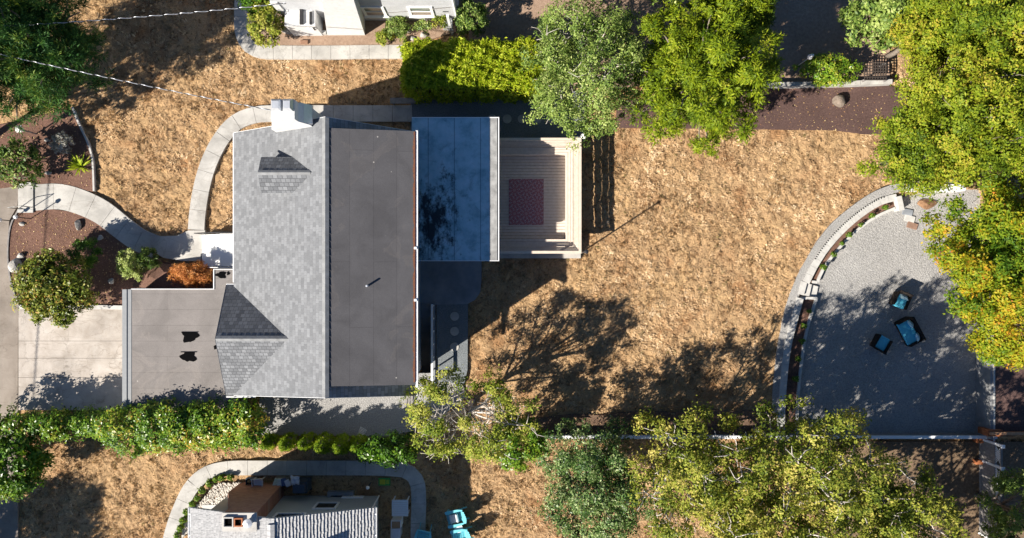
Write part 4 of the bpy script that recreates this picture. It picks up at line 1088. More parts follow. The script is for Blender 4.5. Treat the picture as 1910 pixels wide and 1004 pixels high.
m = MB(); m.tube([(SXR+.1,SY1-.1,3.15),(SXR+.05,SY1-.3,2.85),(SXR-.3,SY1-.42,2.5),(SXR-.33,SY1-.42,.1)],.035,8); m.build("downspout",TRIM,sh)
wy = SY1-.48
def gable_window(x0,x1,z0,z1,par=None,frame=TRIM):
    m = MB(); f = .10
    m.box(x0,wy-.02,z0,x1,wy+.05,z0+f); m.box(x0,wy-.02,z1-f,x1,wy+.05,z1); m.box(x0,wy-.02,z0+f,x0+f,wy+.05,z1-f); m.box(x1-f,wy-.02,z0+f,x1,wy+.05,z1-f)
    w = m.build("window",frame,par or sh)
    m = MB(); m.box(x0+f,wy-.015,z0+f,x1-f,wy+.012,z1-f); m.build("pane",GLASS,w)
gable_window(-9.3,-8.2,1.0,2.0); gable_window(-10.75,-9.35,2.6,3.4); gable_window(-12.9,-12.3,.35,.75)
m = MB(); m.box(-8.3,wy,.1,-7.25,wy+.06,.32); gable = m.build("window_sill",WHITE,sh)
a,b = P(612,916,0),P(660,930,0)
m = MB(); m.box(a.x,a.y-.18,-.2,b.x,a.y,.18); m.box(a.x,wy,-.2,a.x+.16,a.y-.18,.18); m.box(b.x-.16,wy,-.2,b.x,a.y-.18,.18); m.build("window_well",SLAB,sh)
m = MB(); m.box(a.x+.16,wy,-.05,b.x-.16,a.y-.18,.02); m.build("well_floor",TAR,sh)
# brick chimney
m = MB(); y0,y1 = wy,wy+.66
m.xz([(-13.34,-.2),(-11.24,-.2),(-11.0,4.6),(-12.37,4.6),(-12.5,3.6),(-13.34,1.6)],y0-.02,y1)
bc = m.build("chimney",BRICKN,sh)
m = MB(); m.box(-12.43,y0-.1,4.6,-10.95,y1+.04,4.68); m.build("chimney_crown",CONC,bc)
for i,(x,r) in enumerate(((-12.13,.2),(-11.7,.16))):
    m = MB(); 
    for dx,dy,sx,sy in ((-r,0,.05,2*r+.05),(r,0,.05,2*r+.05),(0,-r,2*r-.05,.05),(0,r,2*r-.05,.05)): m.box(x+dx-sx/2,(y0+y1)/2+dy-sy/2,4.68,x+dx+sx/2,(y0+y1)/2+dy+sy/2,4.81)
    f = m.build("flue",[CONC,CEDAR][i],bc)
    m = MB(); m.box(x-r+.03,(y0+y1)/2-r+.03,4.685,x+r-.03,(y0+y1)/2+r-.03,4.70); m.build("flue_opening",TAR,f)
m = MB(); m.lathe((-11.25,(y0+y1)/2,4.68),[(.12,0),(.12,.2),(.19,.21),(.19,.26),(.03,.31)],18); m.build("flue_cap",GALV,bc)
# second chimney of the cottage stands just below the photo and shades the roof
m = MB(); m.box(-10.0,-13.6,3.9,-9.5,-13.0,5.6); m.build("chimney",BRICKE,sh)
# pebble bed
peb = px_line([(372,938),(400,905),(412,901),(450,901),(466,903),(430,925),(402,944),(378,958),(358,985),(340,1004),(338,990),(352,962)])
m = MB(); m.prism(peb,-.2,-.01); tag(m.build("pebble_bed",SOIL),kind='structure')
m = MB(); xs=[p.x for p in peb]; ys=[p.y for p in peb]; cnt=0
while cnt < 900:
    x,y = R.uniform(min(xs),max(xs)),R.uniform(min(ys),max(ys))
    if in_poly(np.array([x]),np.array([y]),peb)[0]:
        r = R.uniform(.03,.06); a = R.uniform(0,3.14); n=7
        vs=[(x+r*1.3*math.cos(a)*math.cos(t)-r*.75*math.sin(a)*math.sin(t), y+r*1.3*math.sin(a)*math.cos(t)+r*.75*math.cos(a)*math.sin(t), .0+.0*t) for t in [2*math.pi*k/n for k in range(n)]]
        vs2=[(x+(v[0]-x)*.62,y+(v[1]-y)*.62,r*.7) for v in vs]
        m.add(vs+vs2,[(k,(k+1)%n,n+(k+1)%n,n+k) for k in range(n)]+[tuple(n+k for k in range(n))]); cnt+=1
o = m.build("river_pebbles",COBB,None,True); tag(o,kind='stuff')
m = MB(); a,b=P(378,957,.0),P(438,946,0); m.box(a.x,a.y-.05,-.1,b.x,b.y+.12,.06); tag(m.build("window_well_curb",CONC_W),"pale concrete window well beside the brick chimney","window well")

# things in the cottage's side yard
def chair_box(name,label,cat,px,py,rz,w,d,mat1,mat2,group=None,h=.42):
    c = P(px,py,0); t = thing(name,label,cat,(c.x,c.y,0),group)
    M = Matrix.Rotation(rz,3,'Z')
    def bx(mb,x,y,z,sx,sy,sz,tilt=0):
        mb.obox(Vector((c.x,c.y,z))+M@Vector((x,y,0)),(sx,sy,sz),M@Matrix.Rotation(tilt,3,'X'))
    return c,t,M,bx
c,t,M,bx = chair_box("lawn_chair","white plastic lawn chair behind the brick chimney","chair",487,897,.06,.5,.5,WHITE,WHITE)
m=MB(); bx(m,0,0,.4,.46,.44,.03); m.build("seat",CLOTH,t,bevel=.01)
m=MB(); bx(m,0,.24,.62,.44,.04,.48,-.25); m.build("backrest",CLOTH,t,bevel=.01)
for sx in (-1,1):
    m=MB(); bx(m,sx*.24,0,.6,.04,.46,.03); m.build("armrest",CLOTH,t)
    for sy in (-1,1): m=MB(); bx(m,sx*.21,sy*.19,.19,.035,.035,.4); m.build("leg",CLOTH,t)
c = P(467,899,.25); t = thing("tool_crate","small navy crate of odds and ends left of the white lawn chair","crate",(c.x,c.y,0))
m=MB(); m.box(c.x-.2,c.y-.18,0,c.x+.2,c.y+.18,.04); 
for d in (-1,1): m.box(c.x-.2,c.y+d*.17-.015,.04,c.x+.2,c.y+d*.17+.015,.34); m.box(c.x+d*.185-.015,c.y-.155,.04,c.x+d*.185+.015,c.y+.155,.34)
m.build("body",BLUEM,t)
m=MB(); m.tube([(c.x-.1,c.y-.1,.2),(c.x+.12,c.y+.1,.42)],.02); m.obox((c.x-.05,c.y+.05,.3),(.12,.1,.12)); m.build("tool",m_plain("tan_tool",(.4,.25,.1),.6),t)
c = P(524,900,.4); t = thing("folded_blanket","striped folded blankets heaped on a low bench by the cottage wall","blankets",(c.x,c.y,0))
m=MB(); m.box(c.x-.32,c.y-.2,0,c.x+.35,c.y+.2,.32); m.build("bench",FENCEW,t)
cols=[(.55,.62,.52),(.65,.68,.62),(.08,.12,.26),(.6,.62,.7)]
for k in range(4):
    m=MB(); m.obox((c.x-.25+k*.2,c.y+.02*((k*7)%3)-.02,.38+.03*k),(.24,.42-.03*k,.08),Matrix.Rotation(.25*k-.35,3,'Z')@Matrix.Rotation(.2,3,'Y'))
    m.build("blanket",m_plain("blanket_cloth_%s"%("abcd"[k]),cols[k],.95,.1,0,.25,16),t,bevel=.025)
c = P(563,906,.5); t = thing("covered_grill","barbecue grill under a dark navy cover against the cottage wall","grill",(c.x,c.y,0))
m=MB(); m.prism([(c.x-.35,c.y-.28),(c.x+.35,c.y-.28),(c.x+.35,c.y+.28),(c.x-.35,c.y+.28)],0,.85); m.obox((c.x,c.y,.95),(.6,.44,.24)); m.build("cover",BLUEM,t,bevel=.05)
for d in (-1,1): m=MB(); m.lathe((c.x+d*.3,c.y-.3,.0),[(.07,0),(.07,.05)],12); m.build("wheel",BLACK,t)
c2 = P(549,898,1.08); t = thing("draped_sheet","pale crumpled sheet draped over the left end of the grill cover","sheet",(c2.x,c2.y,1.08))
m=MB(); G=9
vs=[(c2.x-.24+.48*i/(G-1),c2.y-.26+.5*j/(G-1),1.10+.05*math.sin(i*1.7+j)+.04*math.sin(j*2.3)-(.22 if i<2 else 0)-(.12 if j<2 else 0)) for j in range(G) for i in range(G)]
m.add(vs,[(j*G+i,j*G+i+1,(j+1)*G+i+1,(j+1)*G+i) for j in range(G-1) for i in range(G-1)]); o=m.build("cloth",CLOTH,t,True); sol=o.modifiers.new('s','SOLIDIFY'); sol.thickness=.02
a,b = P(706,892,.02),P(728,906,.02)
m=MB(); m.box(a.x,b.y,-.02,b.x,a.y,.025,0); m.box(a.x+.06,b.y+.06,.025,a.x+.34,a.y-.06,.035,1); m.box(a.x+.38,b.y+.08,.025,b.x-.05,a.y-.08,.034,2)
t=thing("yard_mat","small green and yellow mat on the shaded dirt","mat",((a.x+b.x)/2,(a.y+b.y)/2,0))
m.build("mat",[m_plain("mat_green",(.05,.28,.06),.6),m_plain("mat_yellow",(.42,.42,.03),.6,.3,0,.4,25),m_plain("mat_lime",(.3,.42,.05),.6,.3,0,.4,25)],t)
c = P(691,902,.5); t=thing("garden_lamp","dark slim garden lamp with a white cap beside the shaded walk","lamp",(P(691,902,.0).x,P(691,902,.0).y,0))
m=MB(); m.tube([(t.location.x,t.location.y,-.1),(t.location.x,t.location.y,.7)],.03); m.build("stake",BLACK,t)
m=MB(); m.lathe((t.location.x,t.location.y,.7),[(.09,0),(.06,.12),(.02,.15)],14); m.build("cap",WHITE,t)
c = P(746,948,.72); t=thing("slatted_table","square white slatted table between the cottage and its walk","table",(c.x,c.y,0))
m=MB()
for k in range(8): m.box(c.x-.36,c.y-.35+k*.089,.69,c.x+.36,c.y-.35+k*.089+.075,.72)
m.box(c.x-.39,c.y-.39,.67,c.x-.36,c.y+.39,.725); m.box(c.x+.36,c.y-.39,.67,c.x+.39,c.y+.39,.725); m.box(c.x-.36,c.y-.39,.67,c.x+.36,c.y-.355,.725); m.box(c.x-.36,c.y+.36,.67,c.x+.36,c.y+.39,.725)
m.build("tabletop",TRIM,t)
for sx in (-1,1):
    for sy in (-1,1): m=MB(); m.box(c.x+sx*.34-.025,c.y+sy*.34-.025,-.05,c.x+sx*.34+.025,c.y+sy*.34+.025,.67); m.build("leg",TRIM,t)
c = P(738,988,.8); t=thing("potting_bench","pale metal potting bench with a wooden lid near the bottom edge","bench",(c.x,c.y,0))
m=MB(); m.box(c.x-.25,c.y-.45,.1,c.x+.22,c.y+.05,.8); m.build("cabinet",GALV,t,bevel=.03)
m=MB(); m.box(c.x-.2,c.y+.07,.7,c.x+.2,c.y+.38,.76); m.build("lid",m_plain("oak_board",(.36,.22,.12),.6),t)
m=MB(); 
for xx in (-.23,.21): m.box(c.x+xx,c.y+.05,-.05,c.x+xx+.035,c.y+.42,.78)
m.box(c.x-.195,c.y+.385,-.05,c.x+.21,c.y+.42,.78); m.build("frame",TRIM,t)
# adirondack chairs
AX = []
def adirondack(label,px,py,rz):
    t = thing("adirondack_chair",label,"chair",(0,0,0),"turquoise adirondack chairs on the dry lawn")
    for k in range(5):
        m=MB(); m.obox((.0,0,.30-.0+.0),(0.01,.01,.01)) if False else None
    m=MB()
    for k in range(6): m.obox((-.26+k*.095,0,.40-k*.025),(.085,.5,.022),Matrix.Rotation(.26,3,'Y'))
    m.build("seat",ADIR,t,bevel=.004)
    m=MB()
    for k in range(7):
        yy=(k-3)*.078; Lh=.80-.035*abs(k-3)**1.5; M=Matrix.Rotation(.42,3,'Y')@Matrix.Rotation(-yy*.28,3,'X')
        m.obox(Vector((.24,yy*.82,.25))+M@Vector((0,0,Lh/2)),(.02,.066,Lh),M)
    m.build("backrest",ADIR,t,bevel=.004)
    m=MB(); m.obox((.36,0,.53),(.04,.58,.07),Matrix.Rotation(.42,3,'Y')); m.build("back_brace",ADIR,t)
    for s in (-1,1):
        m=MB(); m.prism([(-.36,s*.24),(-.38,s*.36),(-.3,s*.39),(.2,s*.37),(.42,s*.31),(.42,s*.26),(.1,s*.265)],.55,.575); m.build("armrest",ADIR,t,bevel=.005)
        m=MB(); m.box(-.31,s*.28-.02,0,-.21,s*.28+.02,.55); m.build("leg",ADIR,t)
        m=MB(); m.obox((.18,s*.25,.2),(.85,.03,.11),Matrix.Rotation(.26,3,'Y')); m.build("leg",ADIR,t)
    m=MB(); m.obox((-.335,0,.36),(.02,.52,.12)); m.build("apron",ADIR,t)
    return t
p0 = adirondack("turquoise adirondack chair holding a pale cushion on the dry lawn",850,965,0)
spots = [(848,967,.22,None),(857,1003,.18,"turquoise adirondack chair cut by the bottom edge, beside the small round table"),(788,1006,1.35,"blue adirondack chair on the end of the shaded walk, cut by the bottom edge")]
for i,(px,py,rz,lab) in enumerate(spots):
    c = P(px,py,.5); t = p0 if i==0 else copy_tree(p0)
    if lab: t['label']=lab
    t.location=(c.x,c.y,-.06); t.rotation_euler.z=rz
    t.scale=(1.08,1.08,1.08)
c=P(848,967,.45); t=thing("cushion","pale grey seat cushion on the nearer turquoise chair","cushion",(c.x,c.y,.40)); t.rotation_euler.z=.22
ORG[t.name]=Vector((0,0,0))
m=MB(); m.obox((-.06,0,.05),(.40,.42,.07),Matrix.Rotation(.26,3,'Y')); m.build("pad",m_plain("cushion_cloth",(.35,.39,.45),.9,.1,0,.3,20),t,bevel=.03)
m=MB(); m.obox((.13,0,.12),(.12,.4,.13),Matrix.Rotation(.5,3,'Y')); m.build("roll",CLOTH,t,bevel=.04)
c=P(855,986,.45); t=thing("side_table","small round white side table between the turquoise chairs","table",(c.x,c.y,0))
m=MB(); m.lathe((c.x,c.y,.42),[(.2,0),(.21,.02),(.21,.035),(.18,.03)],24); m.build("tabletop",TRIM,t)
for k in range(3):
    a=k*2.09; m=MB(); m.tube([(c.x+.08*math.cos(a),c.y+.08*math.sin(a),.42),(c.x+.17*math.cos(a),c.y+.17*math.sin(a),-.08)],.014,6); m.build("leg",BLACK,t)
c=P(965,868,.3); t=thing("marker_post","short purple post at the lawn edge under the leafy shrub","post",(c.x,c.y,0))
m=MB(); m.box(c.x-.05,c.y-.05,-.1,c.x+.05,c.y+.05,.5); m.lathe((c.x,c.y,.5),[(.07,0),(.05,.05),(.01,.08)],10); m.build("post",m_plain("purple_paint",(.12,.08,.2),.6),t)

# ---------------------------------------------------------------- north neighbour house (top edge)
nh = thing("house","white sided house with two windows and a wide white chimney at the top edge","house",(-7,13.5,0))
NYW = 12.2; NX0,NX1 = -11.0,-2.62
m=MB(); m.box(NX0,NYW,-.2,NX1,20,4.2); m.yz([(NYW,4.2),(20,4.2),(16.1,6.2)],NX0,NX1); m.build("wall",SIDEW,nh)
m=MB(); m.slab([(NX0-.3,NYW-.25,4.25),(NX1+.2,NYW-.25,4.25),(NX1+.2,16.1,6.4),(NX0-.3,16.1,6.4)],.12); m.slab([(NX0-.3,16.1,6.4),(NX1+.2,16.1,6.4),(NX1+.2,20.4,4.25),(NX0-.3,20.4,4.25)],.12)
m.build("roof",SH_G,nh)
m=MB(); m.box(NX0-.3,NYW-.35,4.1,NX1+.22,NYW-.25,4.22); m.tube([(NX1+.1,NYW-.3,4.1),(NX1-.05,NYW-.08,3.8),(NX1-.05,NYW-.06,.2),(NX1-.02,NYW-.35,.02)],.045,8); m.build("gutter",WHITE,nh)
for x0,x1 in ((-7.05,-5.98),(-4.9,-3.72)):
    m=MB(); f=.13; z0,z1=.72,2.0; y=NYW-.05
    m.box(x0,y,z0,x1,NYW+.02,z0+f); m.box(x0,y,z1-f,x1,NYW+.02,z1); m.box(x0,y,z0+f,x0+f,NYW+.02,z1-f); m.box(x1-f,y,z0+f,x1,NYW+.02,z1-f); m.box(x0+f,y,(z0+z1)/2-.03,x1-f,NYW+.02,(z0+z1)/2+.03)
    m.box(x0-.05,y-.05,z0-.06,x1+.05,NYW+.02,z0)
    w=m.build("window",WHITE,nh)
    m=MB(); m.box(x0+f,NYW-.03,z0+f,x1-f,NYW+.01,(z0+z1)/2-.03); m.build("pane",m_plain("pane_with_blind",(.30,.24,.2),.3,.5),w)
    m=MB(); m.box(x0+f,NYW-.03,(z0+z1)/2+.03,x1-f,NYW+.01,z1-f); m.build("pane",GLASSG,w)
# wide white chimney, tapering up the wall
bx0,bx1,by=P(611,66).x,P(681,66).x,P(0,66).y
m=MB(); m.add([(bx0,by,-.2),(bx1,by,-.2),(bx1,NYW,-.2),(bx0,NYW,-.2),(bx0,by,.1),(bx1,by,.1),(bx1,NYW,.1),(bx0,NYW,.1),
  (-8.56,by+.1,2.6),(-7.0,by+.1,2.6),(-7.0,NYW,2.6),(-8.56,NYW,2.6),(-8.0,by+.12,5.6),(-6.72,by+.12,5.6),(-6.72,NYW,5.6),(-8.0,NYW,5.6)],
  [(3,2,1,0)]+[(k+a,k+(a+1)%4,k+4+(a+1)%4,k+4+a) for k in (0,4,8) for a in range(4)]+[(12,13,14,15)])
m.build("chimney",WHITEW,nh)
# white porch block and window well left of the chimney
q0,q1=P(540,18),P(606,46)
m=MB(); m.box(P(548,0).x,NYW-.75,-.2,P(603,0).x,NYW,1.5); m.box(P(535,0).x,NYW-.05,-.2,P(548,0).x,NYW+.1,2.6); m.build("entry_bay",WHITEW,nh,bevel=.02)
m=MB(); m.box(P(560,0,1.5).x,NYW-.7,1.5,P(566,0,1.5).x,NYW,1.62); m.box(P(578,0,1.5).x,NYW-.7,1.5,P(582,0,1.5).x,NYW-.1,1.6); m.build("rail_cap",BLACK,nh)
m=MB()
for k in range(3): m.tube([(-9.95+k*.2+.3*math.sin(t*.5),NYW-.72-.03*k+0*t,1.0+.35*abs(math.sin(t*.5-.6))) for t in range(7)],.012,5)
m.build("hanging_cable",BLACK,nh)
a,b=P(568,36),P(611,66)
m=MB(); m.box(a.x,b.y,-.2,b.x-.02,b.y+.16,.28); m.box(a.x,b.y+.16,-.2,a.x+.14,a.y,.28); m.build("window_well",CONC_W,nh)
m=MB(); m.box(a.x+.14,b.y+.16,-.1,b.x-.02,a.y,.03); m.build("well_floor",SOIL,nh)
m=MB(); m.box(P(586,0).x,NYW-.8,.9,P(596,0).x,NYW-.75,1.3); m.build("vent_hood",WHITE,nh)
m=MB(); m.box(-3.28,NYW-.02,1.25,-3.02,NYW-.0,1.32); m.build("wall_vent",BLACK,nh)
m=MB(); m.tube([(-6.0,NYW-.03,1.15),(-5.0,NYW-.03,1.35),(-4.0,NYW-.05,1.7),(-2.9,NYW-.05,1.95)],.012,5); m.build("wall_cable",FENCEW,nh)
m=MB(); m.box(-3.35,NYW-.5,0,-2.9,NYW-.02,.5); m.build("meter_box",GALV,nh,bevel=.02)
c=P(567,78,.1); t=thing("paver_block","rusty brown paver block on the bare soil by the north walk","block",(c.x,c.y,0)); m=MB(); m.box(c.x-.19,c.y-.09,-.05,c.x+.19,c.y+.09,.1); m.build("block",m_plain("brown_paver",(.26,.15,.10),.9,.2,0,.3),t,bevel=.02)
c=P(843,45,1.3); t=thing("cable_post","tall white post at the corner of the white house beside the lime hedge","post",(P(843,62).x,P(843,62).y,0)); x,y=t.location.x,t.location.y
m=MB(); m.box(x-.06,y-.06,-.1,x+.06,y+.06,2.6); m.build("post",TRIM,t)
m=MB(); m.box(x-.12,y-.1,.3,x+.12,y-.06,.75); m.build("meter",GALV,t)
# broken edging stones in the soil bed
for i,(px,py,r,lab) in enumerate(((790,66,.22,"pale edging stone in the bare bed under the right window"),(770,72,.16,"small brown stone beside the tiny green weed"),(760,58,.2,"grey stone against the grey green spiky bush"),(537,58,.3,"grey stone by the yellow green bush on the walk bend"))):
    c=P(px,py); t=thing("stone",lab,"stone",(c.x,c.y,0)); m=MB(); m.rock((c.x,c.y,.05),(r,r*.7,r*.6),i+70); m.build("stone",ROCK,t,True)

# ---------------------------------------------------------------- walls, kerbs, fences
def wall_run(mb, pts, w, z0, z1, joint): ribbon(mb, spline(pts,.15), w, z0, z1, joint, .012)
t=thing("retaining_wall","curved pale block wall between the lawn and the gravel patio","wall",WALLC[3])
m=MB(); wall_run(m,WALLC[:7],.34,-.7,.06,.42); m.build("wall_blocks",CONC_W,t)
m=MB(); wall_run(m,WALLC[7:],.34,-.7,.06,.42); m.build("wall_blocks",CONC_W,t)
m=MB()
cl=spline(WALLC[:6],.11)
for i,p in enumerate(cl):
    if 4<i<len(cl)-3:
        d=(cl[i+1]-cl[i-1]).normalized(); nn=Vector((-d.y,d.x,0)); 
        if nn.x>0: nn=-nn
        m.obox(p+nn*.145+Vector((0,0,.05)),(.05,.07,.03),Matrix.Rotation(math.atan2(d.y,d.x),3,'Z'))
m.build("drain_slot",TAR,t)
e=P(1677,371,.1); m=MB(); m.obox((e.x+.05,e.y-.22,-.12),(.30,.72,.5),Matrix.Rotation(.22,3,'Z')); m.build("end_block",CONC_W,t,bevel=.02)
CURB1=px_line([(1672,388),(1640,402),(1611,421),(1581,448),(1556,476),(1538,501),(1526,527)]); CURB2=px_line([(1525,556),(1511,600),(1502,640),(1495,690),(1489,755),(1487,820)])
t=thing("planter_curb","thin pale concrete curb along the patio side of the curved planter","curb",CURB1[3])
m=MB(); wall_run(m,CURB1,.13,-.6,-.09,1.2); m.build("curb",CONC_W,t)
m=MB(); wall_run(m,CURB2,.13,-.6,-.09,1.2); m.build("curb",CONC_W,t)
m=MB()
for A,B in ((P(1517,526),P(1526,527)),(P(1494,556),P(1526,557))): ribbon(m,[A,A.lerp(B,.5),B],.13,-.6,-.085)
m.build("curb",CONC_W,t)
m=MB(); m.prism(list(WALLC[:7])+CURB1[::-1],-.7,-.18); o=m.build("planter_soil",MULCH); tag(o,kind='structure')
m=MB(); m.prism(list(WALLC[7:])+CURB2[::-1],-.7,-.18); o=m.build("planter_soil",MULCH); tag(o,kind='structure')
t=thing("garden_steps","pale concrete steps through the curved wall down to the patio","steps",P(1505,542))
for k,(pts,z) in enumerate((([(1488,548),(1494,524),(1505,528),(1499,551)],.035),([(1499.3,551),(1505.3,528),(1516,531),(1511,553)],-.10),([(1511.3,553),(1516.3,531),(1530,535),(1526,555)],-.24))):
    m=MB(); m.prism(px_line(pts),-.6,z); m.build("step",CONC_W,t)
# back retaining wall on the right, with its cap
t=thing("retaining_wall","tall grey concrete wall along the right side of the gravel patio","wall",(23.05,-5.6,-.35))
m=MB(); m.box(22.98,-8.2,-.8,23.16,-2.2,.80); m.build("wall_face",m_rough("poured_concrete",[(.3,(.24,.24,.245)),(.7,(.33,.33,.335))],3,7,.25,40,.015,.9,big=(.6,.8)),t)
m=MB(); m.box(23.10,-8.25,.80,23.18,-2.2,.84); m.build("wall_cap",CONC_W,t)
# south boundary fence, low, with a white top board
t=thing("boundary_fence","long low fence with a white top board along the south boundary","fence",(8,-8.13,0))
fy=-8.13; x0,x1=P(1012,0,.5).x,P(1860,0,.5).x
m=MB(); m.box(x0,fy-.09,.46,x1,fy+.06,.52); m.build("top_board",TRIM,t)
m=MB(); k=x0
while k<x1-.1: m.box(k,fy-.03,-.7,k+.142,fy+.01,.455); k+=.15
m.build("boards",FENCEW,t)
m=MB(); k=x0
while k<x1: m.box(k,fy-.1,-.6,k+.09,fy-.035,.455); k+=2.4
m.build("fence_post",FENCEW,t)
# wooden fence with lattice top in the lower right
t=thing("lattice_fence","red brown wooden fence with a lattice top below the tall grey wall","fence",(23.1,-9.5,0))
fx=22.95
for (ya,yb) in ((-8.35,-9.28),(-9.4,-12.9)):
    m=MB(); k=yb
    while k<ya-.05: m.box(fx-.02,k,-.1,fx+.02,min(k+.13,ya),1.15); k+=.14
    m.build("boards",FENCEW,t)
    m=MB(); m.box(fx-.05,yb,1.15,fx+.05,ya,1.23); m.box(fx-.05,yb,.1,fx-.02,ya,.2); m.box(fx-.04,yb,1.62,fx+.04,ya,1.68); m.build("rail",FENCEW,t)
    m=MB(); k=yb-.4
    while k<ya:
        for s in (1,-1):
            y0_,y1_=(k,k+.4) if s>0 else (k+.4,k)
            z0_,z1_=1.23,1.62
            if min(y0_,y1_)>=yb and max(y0_,y1_)<=ya: m.obox((fx+.006*s,(y0_+y1_)/2,(z0_+z1_)/2),(.008,.03,.56),Matrix.Rotation(math.atan2(-(y1_-y0_),z1_-z0_),3,'X'))
        k+=.1
    m.build("lattice",TRIM,t)
for y in (-8.3,-9.34,-12.95):
    m=MB(); m.box(fx-.06,y-.05,-.2,fx+.06,y+.05,1.75); m.box(fx-.09,y-.08,1.75,fx+.09,y+.08,1.79); m.build("fence_post",TRIM,t)
t=thing("cedar_planter","long cedar box on the dirt along the upper part of the lattice fence","planter",(22.6,-8.5,0))
m=MB(); a,b=P(1824,818,.35),P(1858,827,.35); m.box(a.x,b.y,-.1,b.x,a.y,.35); m.build("box",CEDAR,t,bevel=.01)
t=thing("cedar_planter","cedar plank box across the foot of the lattice fence post","planter",(22.6,-9.3,0))
m=MB(); a,b=P(1821,859,.3),P(1857,867,.3); m.box(a.x,b.y,-.1,b.x,a.y,.3); m.build("box",CEDAR,t,bevel=.01)
t=thing("cedar_fence","orange cedar fence running off the right edge above the lattice fence","fence",(24.5,-8.1,0))
m=MB(); a,b=P(1848,804,1.2),P(1985,812,1.2); m.box(a.x+.7,b.y+.03,-.2,b.x,b.y+.09,1.1); m.build("boards",CEDAR,t)
m=MB(); m.box(a.x,b.y,1.1,b.x,b.y+.13,1.16); m.build("top_board",m_plain("cedar_cap",(.45,.24,.13),.7,.2,0,.25,12),t)
m=MB(); m.box(a.x,b.y-.1,.2,a.x+.7,b.y+.2,1.02); m.build("panel",CEDAR,t)
DARKW = m_plain('dark_wood',(.055,.045,.04),.8,.2,0,.3)
# north low wall, lattice and lamp
t=thing("garden_wall","low pale concrete wall along the top of the brown bed","wall",P(1545,157))
m=MB(); ribbon(m,[P(1425,158,.4),P(1500,157,.4),P(1590,155,.4),P(1665,152,.4)],.22,-.2,.4,1.6); m.build("wall",CONC,t)
t=thing("garden_lattice","dark wooden lattice panel behind the low north wall","lattice",P(1636,135))
m=MB(); a,b=P(1612,150,.6),P(1652,118,.6)
for k in range(9): x=a.x+(b.x-a.x)*k/8; m.box(x-.018,a.y,.62,x+.018,b.y,.65)
for k in range(7): y=a.y+(b.y-a.y)*k/6; m.box(a.x,y-.018,.655,b.x,y+.018,.68)
m.build("slats",DARKW,t)
for x in (a.x,b.x):
    for y in (a.y,b.y): m=MB(); m.box(x-.04,y-.04,-.1,x+.04,y+.04,.62); m.build("post",FENCEW,t)
t=thing("white_screen_wall","white wall glimpsed between the trees at the upper end of the patio","wall",P(1765,350))
m=MB(); a,b=P(1700,352,.5),P(1802,346,.5); m.box(a.x,a.y-.1,-.6,b.x,b.y+.05,.5); m.build("wall",WHITE,t)
m=MB(); m.box(b.x-.9,b.y+.1,-.1,b.x,b.y+.7,.55); m.build("bin",m_plain("bin_grey",(.1,.1,.11),.5),t)
c=P(1510,95,2.0); g=P(1495,108,0)
t=thing("bird_feeder_pole","white feeder on a thin pole over the dark soil yard","feeder",(g.x,g.y,0))
g2=P(1510,95,2.2); m=MB(); m.tube([(g2.x,g2.y-.3,-.1),(g2.x,g2.y-.3,2.2)],.025,8); m.build("pole",GALV,t)
m=MB(); m.lathe((g2.x,g2.y-.3,2.2),[(.12,0),(.12,.05),(.07,.2),(.02,.24)],14); m.obox((g2.x+.1,g2.y-.22,2.25),(.14,.1,.1)); m.build("feeder",WHITE,t)
# deck corner lamps, with the long lamp post whose shadow lies on the lawn
for i,(px,py,z,lab) in enumerate(((1084,249,2.0,"slim pole with a white flared lamp at the north corner of the deck"),(1086,470,2.0,"slim pole with a small lamp at the south corner of the deck"))):
    g=P(px,py,1.4); x=3.35; y=6.22 if i==0 else .78; zt=1.62 if i==0 else 3.0
    t=thing("lamp_pole",lab,"lamp",(x,y,0))
    m=MB(); m.tube([(x,y,-.1),(x,y,zt)],.036,8); m.build("pole",BLACK,t)
    m=MB(); m.lathe((x,y,zt),[(.03,0),(.13 if i==0 else .075,.10),(.10,.14),(.02,.16)],14); m.build("lamp_head",WHITE if i==0 else BLACK,t)
# driveway kerb and garden edging
t=thing("driveway_curb","pale concrete curb between the driveway and the front mulch bed","curb",P(130,573))
m=MB(); ribbon(m,[P(35,573,.1),P(100,573,.1),P(170,573,.1),P(229,574,.1)],.2,-.2,.12,2.2); m.build("curb",CONC_W,t)
t=thing("garden_edging","thin pale edging strip between the upper mulch bed and the dry lawn","edging",P(160,270))
m=MB(); ribbon(m,spline(px_line([(136,200),(144,222),(156,248),(166,270),(173,296),(175,325),(176,357)]),.15),.085,-.1,.07,1.1,.01); m.build("edging",CONC_W,t)
t=thing("garden_edging","thin brown edging along the road side of the front mulch bed","edging",P(20,480))
m=MB(); ribbon(m,spline(px_line([(35,392),(21,420),(16,455),(16,490),(21,525),(29,552),(35,571)]),.15),.07,-.1,.06,1.3,.01); m.build("edging",FENCEW,t)
# front steps at the road
t=thing("street_steps","three shallow concrete steps from the road up to the front walk","steps",P(48,368))
for k in range(3):
    a,b=P(34+k*10,346+k*.5),P(44+k*10-.3,392-k*.5); m=MB(); m.box(a.x,b.y,-.1,b.x,a.y,.02+.035*k); m.build("step",CONC,t)
m=MB(); a,b=P(35,391),P(64,397); m.box(a.x,b.y,-.1,b.x,a.y,.11); m.build("cheek_wall",CONC_W,t)
m=MB(); a,b=P(38,341),P(66,346); m.box(a.x,b.y,-.1,b.x,a.y,.11); m.build("cheek_wall",CONC_W,t)
m=MB(); a=P(35,392); b=P(62,389); m.tube([(a.x,a.y+.06,0),(a.x,a.y+.06,.8),(b.x,b.y+.05,.9),(b.x,b.y+.05,0)],.02,8); m.build("handrail",BLACK,t)
